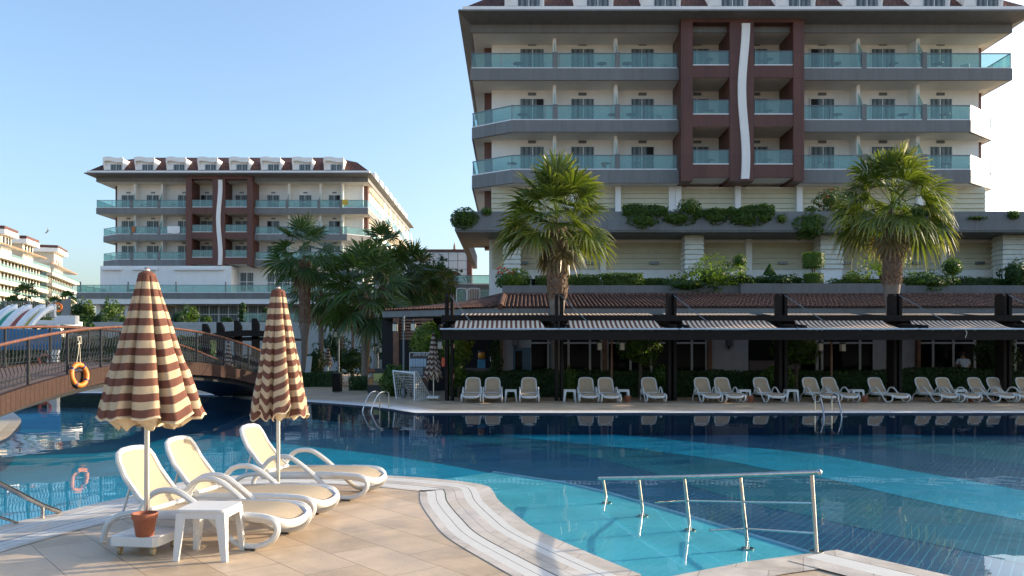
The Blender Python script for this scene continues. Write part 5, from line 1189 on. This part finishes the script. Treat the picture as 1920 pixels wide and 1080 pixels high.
# ---------------------------------------------------------------- lower storeys and terrace of the left hotel, its lit side wing
tr=thing('hotel_terrace','glass railed terrace storey and stone base in front of the left hotel','terrace',(-25,84,0))
xa=Xp(143,84); xb=Xp(860,84); z1,z0=Zp(549,84),Zp(560,84)
m=MB(); m.box(xa,xb,84,93,z0,z1); m.build('terrace_slab',greyf,tr)
m=MB(); m.box(xa+.05,xb,84.05,93,z0-.55,z0-.002); m.build('white_band',white,tr)
g=MB(); rl=MB(); si=MB(); path_glass(g,rl,si,[(xb,84.1),(xa+.05,84.1),(xa+.05,93)],z1,Zp(534,84)); gg=g.build('glass_railing',bglass,tr); rl.build('rail',railmet,gg); si.build('sill',whitem,gg)
pm=MB()
for x in Xs([149,239,329,422,505],84): pm.box(x-.06,x+.06,84.12,84.22,z1,Zp(528,84))
islands(pm,'railing_post',railmet,tr)
m=MB(); m.box(Xp(188,90),Xp(433,90),90.0,92.2,z1,11.5); m.build('white_panel_wall',white,tr)
for x0,x1,y in ((193,228,505),(250,295,505),(327,420,505)):
    m=MB(); m.box(Xp(x0,90),Xp(x1,90),89.7,89.98,Zp(y+2,90),Zp(y-1.5,90)); m.build('shutter_box',whitem,tr)
def bigwin(root,x0,x1,y0,y1,D,nx,ny,gm=dglass):
    f=MB(); X0,X1,Z1,Z0=Xp(x0,D),Xp(x1,D),Zp(y0,D),Zp(y1,D)
    for k in range(nx+1): x=X0+(X1-X0)*k/nx; f.box(x-.06,x+.06,D-.06,D-.004,Z0,Z1)
    for k in range(ny+1): z=Z0+(Z1-Z0)*k/ny; f.box(X0,X1,D-.055,D-.005,z-.05,z+.05)
    o=f.build('window',whitem,root); p=MB(); p.box(X0,X1,D-.03,D-.015,Z0,Z1); p.build('pane',gm,o)
bigwin(tr,450,476,511,546,92.4,2,2); bigwin(tr,501,560,512,548,92.4,4,2); bigwin(tr,238,254,541,548,90,1,1) 
m=MB(); m.box(xa+1,xb,86.5,92.3,3.5,z0-.56); m.build('ground_storey_wall',mat('grey green wall',(.36,.38,.36),.8),tr)
bigwin(tr,356,520,573,606,86.5,9,2); bigwin(tr,262,330,573,606,86.5,2,1,mat('tan blind',(.28,.26,.22),.7)); bigwin(tr,560,700,573,606,86.5,6,2)
m=MB()
for x in (187,240,262,352): m.box(Xp(x,85.5)-.22,Xp(x,85.5)+.22,85.2,85.6,3.5,z0-.56)
islands(m,'pillar',white,tr)
m=MB(); zt7=Zp(604,75)
for k in range(6): z=zt7-.42*(k+1); m.box(Xp(130,75),Xp(860,75),74.6,75.4,z+.02,z+.42)
m.box(Xp(130,75),Xp(860,75),74.65,75.35,-.5,zt7-.1); m.build('stone_wall',stone,tr)
m=MB(); m.box(Xp(120,75),Xp(860,75),75.4,86.5,1.0,zt7-.08); m.build('planting_bed',soil,tr)
g=MB(); rl=MB(); si=MB(); path_glass(g,rl,si,[(Xp(860,75),74.7),(Xp(458,75),74.7)],zt7+.02,Zp(587,75)); gg=g.build('glass_railing',bglass,tr); rl.build('rail',railmet,gg)
# the lit side wing balconies of the left hotel
side=MB(); gl=MB(); rl=MB(); si=MB(); vs_=MB(); br_=MB()
XR=-16.3
for fi,(zt,zb,zr_) in enumerate(FLR):
    for k in range(7):
        y0=101.5+k*4.4; o=1.35+.25*math.sin(k)
        side.box(XR-1.0,XR+o-1.0,y0,y0+4.2,zb+.1,zt); path_glass(gl,rl,si,[(XR+o-1.06,y0+4.1),(XR+o-1.06,y0+.1)],zt,zr_); br_.box(XR-1.0,XR+o-1.1,y0+4.21,y0+4.38,zb+.1,zr_+.1)
        if fi==0:
            vs_.tube([(XR+o-1.1,y0+.2,zt),(XR-.1,y0+1.6,21.0)],.1,4); vs_.tube([(XR+o-1.1,y0+3.0,zt),(XR-.1,y0+1.7,21.0)],.1,4)
islands(side,'side_balcony',mat('cream render',(.62,.57,.47),.8),farH); x=gl.build('side_glass_railing',bglass,farH); rl.build('rail',railmet,x); si.build('sill',whitem,x); islands(vs_,'slanted_strut',white,farH); islands(br_,'divider',brownp,farH)
for k in range(8):
    y0=97+k*3.9; m=MB(); m.box(XR-1.4,XR-.2,y0,y0+2.2,22.0,23.6); m.build('side_dormer',white,farH,False,False,.2)
# ---------------------------------------------------------------- panelled link building, rails and gates beside the near hotel
lk=thing('panelled_building','white panelled link building with brown roof edge between the hotels','building',(Xp(800,68),68,0))
D=68; m=MB(); X0,X1=Xp(700,D),Xp(876,D); m.box(X0,X1,D,D+8,0,Zp(471,D)); m.build('wall',railmet,lk)
m=MB(); n=10; wd=(X1-X0)/n
for k in range(n):
    for q in range(5):
        zz=Zp(471,D)-.1-(q+1)*.72; m.box(X0+k*wd+.03,X0+(k+1)*wd-.03,D-.05,D-.003,zz+.025,zz+.70)
m.build('panels',mat('pale blue panel',(.50,.55,.60),.35,.05,2),lk)
m=MB(); m.box(X0-.2,X1+.3,D-.2,D+8,Zp(471,D)+.003,Zp(468,D)); m.box(X1+.003,X1+.4,D-.1,D+1,0,Zp(472,D)); m.box(Xp(820,D),Xp(858,D),D-.12,D-.06,0,Zp(509,D)); m.build('roof_edge',brownp,lk)
dm=thing('roof_finial','ornate brown finial on a small domed roof behind the white panelled building','finial',P(852,470,78)); c=P(852,470,78)
m=MB(); s=78/F; m.lathe([(9*s,0),(7*s,2.5*s),(3*s,5*s),(1*s,7*s),(2.2*s,8*s),(2.2*s,10*s),(1*s,11*s),(1.6*s,12.5*s),(1*s,14*s),(.3*s,18*s)],(c.x,c.y,c.z-.1),14); m.build('dome',woodb,dm,True)
tg=thing('terrace_railing','glass terrace railing on a dark slab beside the near hotel','railing',(Xp(885,56),56,0)); g=MB(); rl=MB(); si=MB(); path_glass(g,rl,si,[(Xp(922,56),56),(Xp(850,56),56)],Zp(533,56),Zp(516,56)); gg=g.build('glass_panel',bglass,tg); rl.build('rail',railmet,gg); si.build('sill',whitem,gg)
m=MB(); m.box(Xp(850,56),Xp(925,56),55.95,60,Zp(541,56),Zp(533,56)-.01); m.box(Xp(850,56),Xp(925,56),59,60,0,Zp(541,56)-.01); m.build('slab',greyf,tg)
gt=thing('white_gate','pair of white tubular gates with rounded corners above the restaurant roof','gate',(Xp(880,46),46,4.4))
for x0,x1,bars in ((856,874.5,False),(877,899.5,True)):
    a,b=Xp(x0,46),Xp(x1,46); z0,z1=Zp(566,46),Zp(541,46); m=MB(); m.tube(catmull([Vector(p) for p in ((a,46,z0),(a,46,z1-.12),(a+.1,46,z1),(b-.1,46,z1),(b,46,z1-.12),(b,46,z0))],3),.03,6)
    if bars:
        for k in range(1,7): x=a+(b-a)*k/7; m.tube([(x,46,z0),(x,46,z1)],.014,4)
    o=m.build('gate_leaf',whitem,gt,True)
    if not bars: p=MB(); p.box(a+.05,b-.05,45.99,46.01,z0,z1-.05); p.build('glass_panel',bglass,o)
tg=thing('glass_screen','low green glass screen right of the white gates','railing',(Xp(915,46),46,4.4)); p=MB(); p.box(Xp(902,46),Xp(930,46),46,46.02,Zp(570,46),Zp(543,46)); p.build('glass_panel',bglass,tg); m=MB(); m.tube([(Xp(901,46),46,Zp(542,46)),(Xp(932,46),46,Zp(542,46))],.025,6); m.build('rail',railmet,tg)
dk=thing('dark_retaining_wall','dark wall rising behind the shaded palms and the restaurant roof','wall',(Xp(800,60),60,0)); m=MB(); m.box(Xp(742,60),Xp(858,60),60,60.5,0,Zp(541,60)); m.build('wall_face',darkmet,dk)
# ---------------------------------------------------------------- timber pergola beyond the bridge
tp=thing('dark_timber_pergola','dark timber pergola with arched beam and chamfered posts beyond the footbridge','pergola',(Xp(440,40),40,0))
D=40
for x in (385,412,445,478,515): 
    X=Xp(x,D); yt={385:607,412:604,445:601,478:597,515:600}[x]; z=Zp(yt,D); m=MB(); m.prismY([(X-.17,0),(X+.17,0),(X+.17,z-.28),(X+.03,z),(X-.17,z)],D,D+.25); m.build('post',wood,tp)
m=MB(); up=[];lo=[]
for k in range(13):
    x=372+160*k/12; y=633-14*math.sin(math.pi*min(1,(x-360)/210)); up.append((Xp(x,D-.2),Zp(y,D-.2))); lo.append((Xp(x,D-.2),Zp(y+11,D-.2)))
m.prismY(up+lo[::-1],D-.25,D-.02); m.build('arched_beam',wood,tp)
m=MB(); m.box(Xp(372,D+2),Xp(540,D+2),D,D+6,Zp(632,D)-.1,Zp(632,D)); m.build('roof',wood,tp)
hedge('dark hedge under the timber pergola beyond the footbridge',372,540,668,0,45,1.5,1400,.2,leafd,201,'hedges beyond the footbridge',z0=0)
shrub('dark_shrub','dark rounded shrub mass left of the timber pergola',310,668,50,60,34,1400,.25,leafd,seed=203,lump=.3)
hedge('long dark hedge on the far bank behind the footbridge railing',-80,390,632,0,58,2,1600,.3,leafd,205,'hedges beyond the footbridge',z0=0)
make_parasol((Xp(428,34.5),34.5,0),'dark folded parasol standing behind the right end of the footbridge',Zp(692,34.5),Zp(640,34.5),.24,.05,5,parasolf,'dark folded parasols beyond the pool',chev=.12)
make_parasol((Xp(813,28.6),28.6,0),'dark folded parasol on a white base between the goal and the first pergola post',1.0,2.36,.33,.05,6,parasolf,'dark folded parasols beyond the pool',chev=.16,rz=0)
make_parasol((Xp(615,44),44,0),'dark folded parasol among the shaded palm trunks',Zp(682,44),Zp(650,44),.25,.05,8,parasolf,'dark folded parasols beyond the pool',chev=.12)
# ---------------------------------------------------------------- goal, boards, lamps, bin, person
go=thing('water_polo_goal','small white goal with rope net standing at the pool edge','goal',(-3.9,29.2,0))
A0,B0=G(743,747),G(777,751); dv=Vector((.53,1.0,0)); zt=1.03; up=Vector((0,0,zt)); A1,B1=A0+Vector((-.12,0,0)),B0
m=MB()
for o,t in ((A0,A1),(B0,B1)): m.tube([o+dv,o,t+up],.028,7); m.tube([t+up,t+up+dv*.12,o+dv],.02,6)
m.tube([A1+up,B1+up-Vector((0,0,.06))],.028,7); m.tube([A0+dv,B0+dv],.02,6); m.build('frame',whitem,go,True)
m=MB(); netm=mat('white rope net',(.62,.60,.55),.8)
def net(a,b,c,d,nu,nv):
    for k in range(nu+1): t=k/nu; m.tube([a+(b-a)*t,d+(c-d)*t],.010,4)
    for k in range(nv+1): t=k/nv; m.tube([a+(d-a)*t,b+(c-b)*t],.010,4)
net(A0+dv,B0+dv,B1+up,A1+up,12,10)
for o,t_ in ((A0,A1),(B0,B1)):
    for k in range(9):
        t=k/9; m.tube([o+dv*t,o+(t_-o)*(1-t)+dv*t+up*(1-t)],.010,4); m.tube([o+(t_-o)*t+up*t,o+dv*(1-t)+up*t],.010,4)
m.build('net',netm,go)
mb_=thing('menu_board','brown menu board with a row of pale pages behind the goal','menu board',P(795,707,30.6))
D=30.6; m=MB(); m.box(Xp(768,D),Xp(804,D),D,D+.04,Zp(707,D),Zp(661,D)); m.box(Xp(770,D)-.03,Xp(770,D)+.03,D+.045,D+.09,0,Zp(661,D)); m.box(Xp(801,D)-.03,Xp(801,D)+.03,D+.045,D+.09,0,Zp(661,D)); bd_=m.build('board',mat('brown board',(.07,.045,.04),.5),mb_)
fr=MB()
for b_ in ((768,804,706.4,707.4),(768,804,660.6,661.6),(767.6,768.6,661.6,706.4),(803.4,804.4,661.6,706.4)): fr.box(Xp(b_[0],D),Xp(b_[1],D),D-.02,D-.002,Zp(b_[3],D),Zp(b_[2],D))
fr.build('frame',whitem,bd_)
pgm=mat('pale blue page',(.40,.52,.62),.5,.2,30); gy=mat('grey page',(.22,.25,.27),.5,.1,30)
for k in range(6):
    p=MB(); x=769+k*5.1; p.box(Xp(x,D),Xp(x+4.5,D),D-.012,D-.002,Zp(687.5,D),Zp(672.5,D)); p.build('page',pgm,bd_)
p=MB(); p.box(Xp(769,D),Xp(793,D),D-.014,D-.002,Zp(704,D),Zp(689,D)); p.build('page',gy,bd_)
tc=bpy.data.curves.new('lettering','FONT'); tc.body='JASMIN PIZ BAR'; tc.size=.155; tc.extrude=.002; tc.shear=.25; tc.space_character=.95
to=bpy.data.objects.new('lettering',tc); col.objects.link(to); to.parent=bd_; to.rotation_euler=(R(90),0,0); to.location=Vector((Xp(775,D),D-.006,Zp(667.5,D)))-Vector(mb_.location)-Vector(bd_.location); tc.materials.append(whitem); to.scale=(.62,1,1)
bpy.context.view_layer.update(); me=bpy.data.meshes.new_from_object(to.evaluated_get(bpy.context.evaluated_depsgraph_get())); to2=bpy.data.objects.new('lettering',me); col.objects.link(to2); to2.parent=bd_; to2.location=to.location; to2.rotation_euler=to.rotation_euler; to2.scale=to.scale; bpy.data.objects.remove(to); to2.name='lettering'
ad=thing('picture_board','small advertising board with food pictures and yellow panel standing on the paving','advertising board',(Xp(705,33.5),33.5,0)); D=33.5
m=MB(); m.box(Xp(689,D),Xp(721,D),D,D+.05,.05,Zp(691,D)); m.box(Xp(690,D),Xp(692,D),D+.05,D+.3,0,.6); m.box(Xp(718,D),Xp(720,D),D+.05,D+.3,0,.6); bo=m.build('board',darkmet,ad)
def fl_(x0,x1,y0,y1,c,k): p=MB(); p.box(Xp(x0,D),Xp(x1,D),D-.008-.002*k,D-.002,Zp(y1,D),Zp(y0,D)); p.build('picture',mat('print %d'%(x0*y0),c,.5,.5,25),bo)
fl_(689.5,703,691.5,697,(.25,.08,.03),0); fl_(689.5,699,699.5,722,(.30,.14,.07),0); fl_(700,720.5,700,715,(.42,.40,.12),0); fl_(699.5,720.5,716,722,(.28,.2,.12),0); fl_(690,694,703,707,(.45,.45,.42),1); fl_(692,698,711,720,(.42,.20,.06),1); fl_(694,698,701,705,(.2,.3,.25),1)
bn=thing('litter_bin','dark brown slatted litter bin on the paving by the low hedge','litter bin',(Xp(638,34),34,0)); m=MB(); m.box(Xp(623,34),Xp(638,34),34,34.4,.04,Zp(701,34)); 
for k in range(7): x=Xp(623.5+k*2.1,34); m.box(x,x+.038,33.975,33.998,.05,Zp(702,34))
m.build('body',wood,bn); m=MB(); m.box(Xp(622,34),Xp(639,34),33.95,34.45,Zp(701,34)+.002,Zp(699,34)); m.build('lid',darkmet,bn)
def lantern(r,c,s=1.0,lit=paleglass):
    x,y,z=c; w=.085*s; h=.26*s
    m=MB(); m.box(x-w,x+w,y-w,y+w,z-h,z); m.build('lantern_glass',lit,r)
    m=MB(); m.box(x-w-.012,x+w+.012,y-w-.012,y+w+.012,z+.001,z+.03); hexa(m,[(x-w,y-w,z+.031),(x+w,y-w,z+.031),(x+w,y+w,z+.031),(x-w,y+w,z+.031)],[(x-.02,y-.02,z+.09),(x+.02,y-.02,z+.09),(x+.02,y+.02,z+.09),(x-.02,y+.02,z+.09)]); m.box(x-w-.01,x+w+.01,y-w-.01,y+w+.01,z-h-.02,z-h-.001); m.tube([(x,y,z+.08),(x,y,z+.16)],.012,5); 
    for a in (-w,w):
        for b in (-w,w): m.box(x+a-.008,x+a+.008,y+b-.008,y+b+.008,z-h,z)
    m.build('lantern_frame',darkmet,r)
def lamp(label,xp,D,ytop,arms,zbase=0,r=.045,thin=False,bars=True):
    X=Xp(xp,D); zt=Zp(ytop,D); t=thing('street_lamp',label,'street lamp',(X,D,zbase),0,'lantern posts'); m=MB(); m.tube([(X,D,zbase),(X,D,zt)],[r,r*.8],8); m.lathe([(r*1.8,zbase),(r*1.8,zbase+.3),(r,zbase+.36)],(X,D,0),8); m.build('pole',railmet if not thin else woodb,t,True)
    for x,y in arms:
        c=P(x,y,D); c.y-=.05
        if bars:
            m=MB(); m.tube(catmull([Vector((X,D,c.z+.02)),Vector(((X+c.x)/2,D,c.z+.16)),Vector((c.x,D-.05,c.z+.15))],4),.012,5); m.tube([(X,D,c.z+.22),((X+c.x)/2,D,c.z+.13)],.010,5); m.build('bracket',darkmet,t,True)
        lantern(t,c)
lamp('grey lantern post with two hanging lanterns at the left end of the pergola',757,30,592,[(741,608),(775,607)])
lamp('lantern post with two lanterns set close together before the dark palms',635,40,612,[(630,622),(641,621)],bars=False)
lamp('slender brown pole with two lanterns between second and third pergola posts',1147,29.5,632,[(1124,643),(1166,643)],thin=True)
lamp('slender pole with two lanterns between fourth and fifth pergola posts',1559,29.6,640,[(1537,644),(1579,645)],thin=True)
lamp('pair of lanterns at the first pergola post beside the dark parasol',838,29.2,640,[(825,641),(848,649)])
lamp('short lantern post glimpsed between two dark palm trunks',690.5 if False else 708,46,644,[(702,650),(714,652)])
sg=thing('red_sign','small red rounded sign on the first pergola post','sign',P(831,679,28.2)); m=MB(); c=P(831,679,28.2); m.prismY([(c.x-.06,c.z-.13),(c.x-.03,c.z-.16),(c.x+.03,c.z-.16),(c.x+.06,c.z-.13),(c.x+.06,c.z+.13),(c.x+.03,c.z+.16),(c.x-.03,c.z+.16),(c.x-.06,c.z+.13)],28.18,28.22); m.build('plate',mat('red sign paint',(.45,.06,.02),.4),sg)
sn=thing('info_sign','slim grey information sign leaning among plants near the leftmost dark palm','sign',P(577,697,39)); m=MB(); a=P(572,698,39); b=P(582,668,39); m.obox(a,(.26,0,0),(0,.05,0),b-a-Vector((.18,0,0))); m.build('plate',mat('grey sign',(.35,.37,.38),.5),sn)
# person serving inside the restaurant, seen from behind, bending slightly
D=33.0; X=Xp(1808,D); pr=thing('person','person in a white short sleeved shirt seen from behind at the restaurant window','person',(X,D,0))
def skin(name,vs,es,mt,parent,root=0):
    me=bpy.data.meshes.new(name); me.from_pydata([Vector(v[:3])-Vector(parent.location) for v in vs],es,[]); o=bpy.data.objects.new(name,me); col.objects.link(o); o.parent=parent
    md=o.modifiers.new('skin','SKIN'); 
    for k,v in enumerate(vs):
        s=me.skin_vertices[0].data[k]; rr=v[3] if isinstance(v[3],tuple) else (v[3],v[3]); s.radius=rr; s.use_root=(k==root)
    md.use_smooth_shade=True; sb=o.modifiers.new('sub','SUBSURF'); sb.levels=2; sb.render_levels=2; me.materials.append(mt); return o
zh=Zp(669,D)-1.52
def pv(x,y,z,r): return (X+x,D+y,z+zh,r)
skinm=mat('skin',(.35,.19,.12),.6); 
body=[pv(0,0,.92,.14),pv(0,.02,1.12,.135),pv(0,.06,1.30,.15),pv(0,.10,1.42,.09),pv(0,.14,1.50,.055),pv(0,.17,1.58,.095),pv(0,.18,1.66,.085),
 pv(-.19,.08,1.37,.062),pv(-.27,.10,1.13,.045),pv(-.22,.30,.98,.036),pv(-.20,.38,.95,.03),pv(.19,.08,1.37,.062),pv(.28,.10,1.13,.045),pv(.24,.30,.98,.036),pv(.22,.38,.95,.03),
 pv(-.10,0,.80,.10),pv(-.11,-.01,.46,.065),pv(-.11,.02,.08,.045),pv(-.11,-.10,.05,.035) ,pv(.10,0,.80,.10),pv(.11,-.01,.46,.065),pv(.11,.02,.08,.045),pv(.11,-.10,.05,.035)]
bo=skin('body',body,[(0,1),(1,2),(2,3),(3,4),(4,5),(5,6),(2,7),(7,8),(8,9),(9,10),(2,11),(11,12),(12,13),(13,14),(0,15),(15,16),(16,17),(17,18),(0,19),(19,20),(20,21),(21,22)],skinm,pr)
sh_=skin('shirt',[pv(0,0,.88,.165),pv(0,.02,1.10,.158),pv(0,.06,1.29,.172),pv(0,.10,1.41,.10),pv(-.20,.08,1.37,.085),pv(-.265,.095,1.19,.07),pv(.20,.08,1.37,.085),pv(.27,.095,1.19,.07)],[(0,1),(1,2),(2,3),(2,4),(4,5),(2,6),(6,7)],mat('white shirt cotton',(.70,.74,.80),.85),pr)
tro=skin('trousers',[pv(0,0,.90,.155),pv(-.10,0,.78,.12),pv(-.11,-.01,.46,.085),pv(-.11,.02,.12,.07),pv(.10,0,.78,.12),pv(.11,-.01,.46,.085),pv(.11,.02,.12,.07)],[(0,1),(1,2),(2,3),(0,4),(4,5),(5,6)],darkmet,pr)
m=MB(); m.ball((X,D+.165,1.645+zh),(.105,.115,.11),12,8); m.build('hair',mat('dark hair',(.02,.015,.012),.7),pr,True)
# ---------------------------------------------------------------- unseen trees added right of the frame to shade the deck, sky, sun, camera
SUN_AZ,SUN_EL=R(19),R(16)
for k,(x,y,h,rx) in enumerate(((27,28.5,8.0,3.0),(30.5,33.5,7.4,3.0),(36,40,10.5,4.0),(42,46,13,4.5))):
    r=thing('unseen_shade_tree','unseen broadleaf tree added right of the pool to shade the far deck','tree',(x,y,0),0,'unseen trees added for shade'); m=MB(); m.tube([(x,y,0),(x+.1,y,h*.35),(x-.1,y+.1,h*.7)],[.28,.22,.12],8)
    for q in range(5): a=q*1.3; m.tube([(x,y,h*.35),(x+rx*.5*math.cos(a),y+rx*.5*math.sin(a),h*.62)],[.12,.05],6)
    m.build('trunk',bark,r,True); m=MB()
    for q in range(9): a=q*2.4; blob(m,(x+rx*.45*math.cos(a),y+rx*.45*math.sin(a),h*(.30+.62*q/9)),(rx*.7,rx*.7,h*.18),170,.5,.3,300+k*10+q)
    m.build('crown',leafd,r)
w=bpy.data.worlds.new('World'); C.world=w; w.use_nodes=True; nt=w.node_tree
for n in list(nt.nodes): nt.nodes.remove(n)
sky=nt.nodes.new('ShaderNodeTexSky'); sky.sky_type='NISHITA'; sky.sun_disc=False; sky.sun_elevation=SUN_EL; sky.sun_rotation=math.pi/2-SUN_AZ
sky.air_density=1.0; sky.dust_density=3.0; sky.ozone_density=2.5; sky.altitude=0
bg=nt.nodes.new('ShaderNodeBackground'); bg.inputs[1].default_value=.148; wo=nt.nodes.new('ShaderNodeOutputWorld'); nt.links.new(sky.outputs[0],bg.inputs[0]); nt.links.new(bg.outputs[0],wo.inputs[0])
sl=bpy.data.lights.new('sun','SUN'); sl.energy=2.9; sl.angle=R(.5); sl.color=(1.0,.83,.61); so=bpy.data.objects.new('sun',sl); col.objects.link(so)
d=Vector((math.cos(SUN_AZ)*math.cos(SUN_EL),math.sin(SUN_AZ)*math.cos(SUN_EL),math.sin(SUN_EL))); so.rotation_euler=d.to_track_quat('Z','Y').to_euler(); so.location=(60,20,40)
cd=bpy.data.cameras.new('camera'); cam=bpy.data.objects.new('camera',cd); col.objects.link(cam); cam.location=(0,0,H); cam.rotation_euler=(R(90),0,0); cd.sensor_width=36; cd.lens=F/1920*36; cd.shift_y=(YH-540)/1920; cd.clip_end=6000; cd.clip_start=.05
C.camera=cam
C.view_settings.view_transform='Standard'; C.view_settings.look='None'; C.view_settings.exposure=1.36; C.view_settings.gamma=1.0
C.cycles.max_bounces=10; C.cycles.transparent_max_bounces=16; C.cycles.caustics_reflective=False; C.cycles.caustics_refractive=False
try: C.cycles.use_denoising=True
except Exception: pass
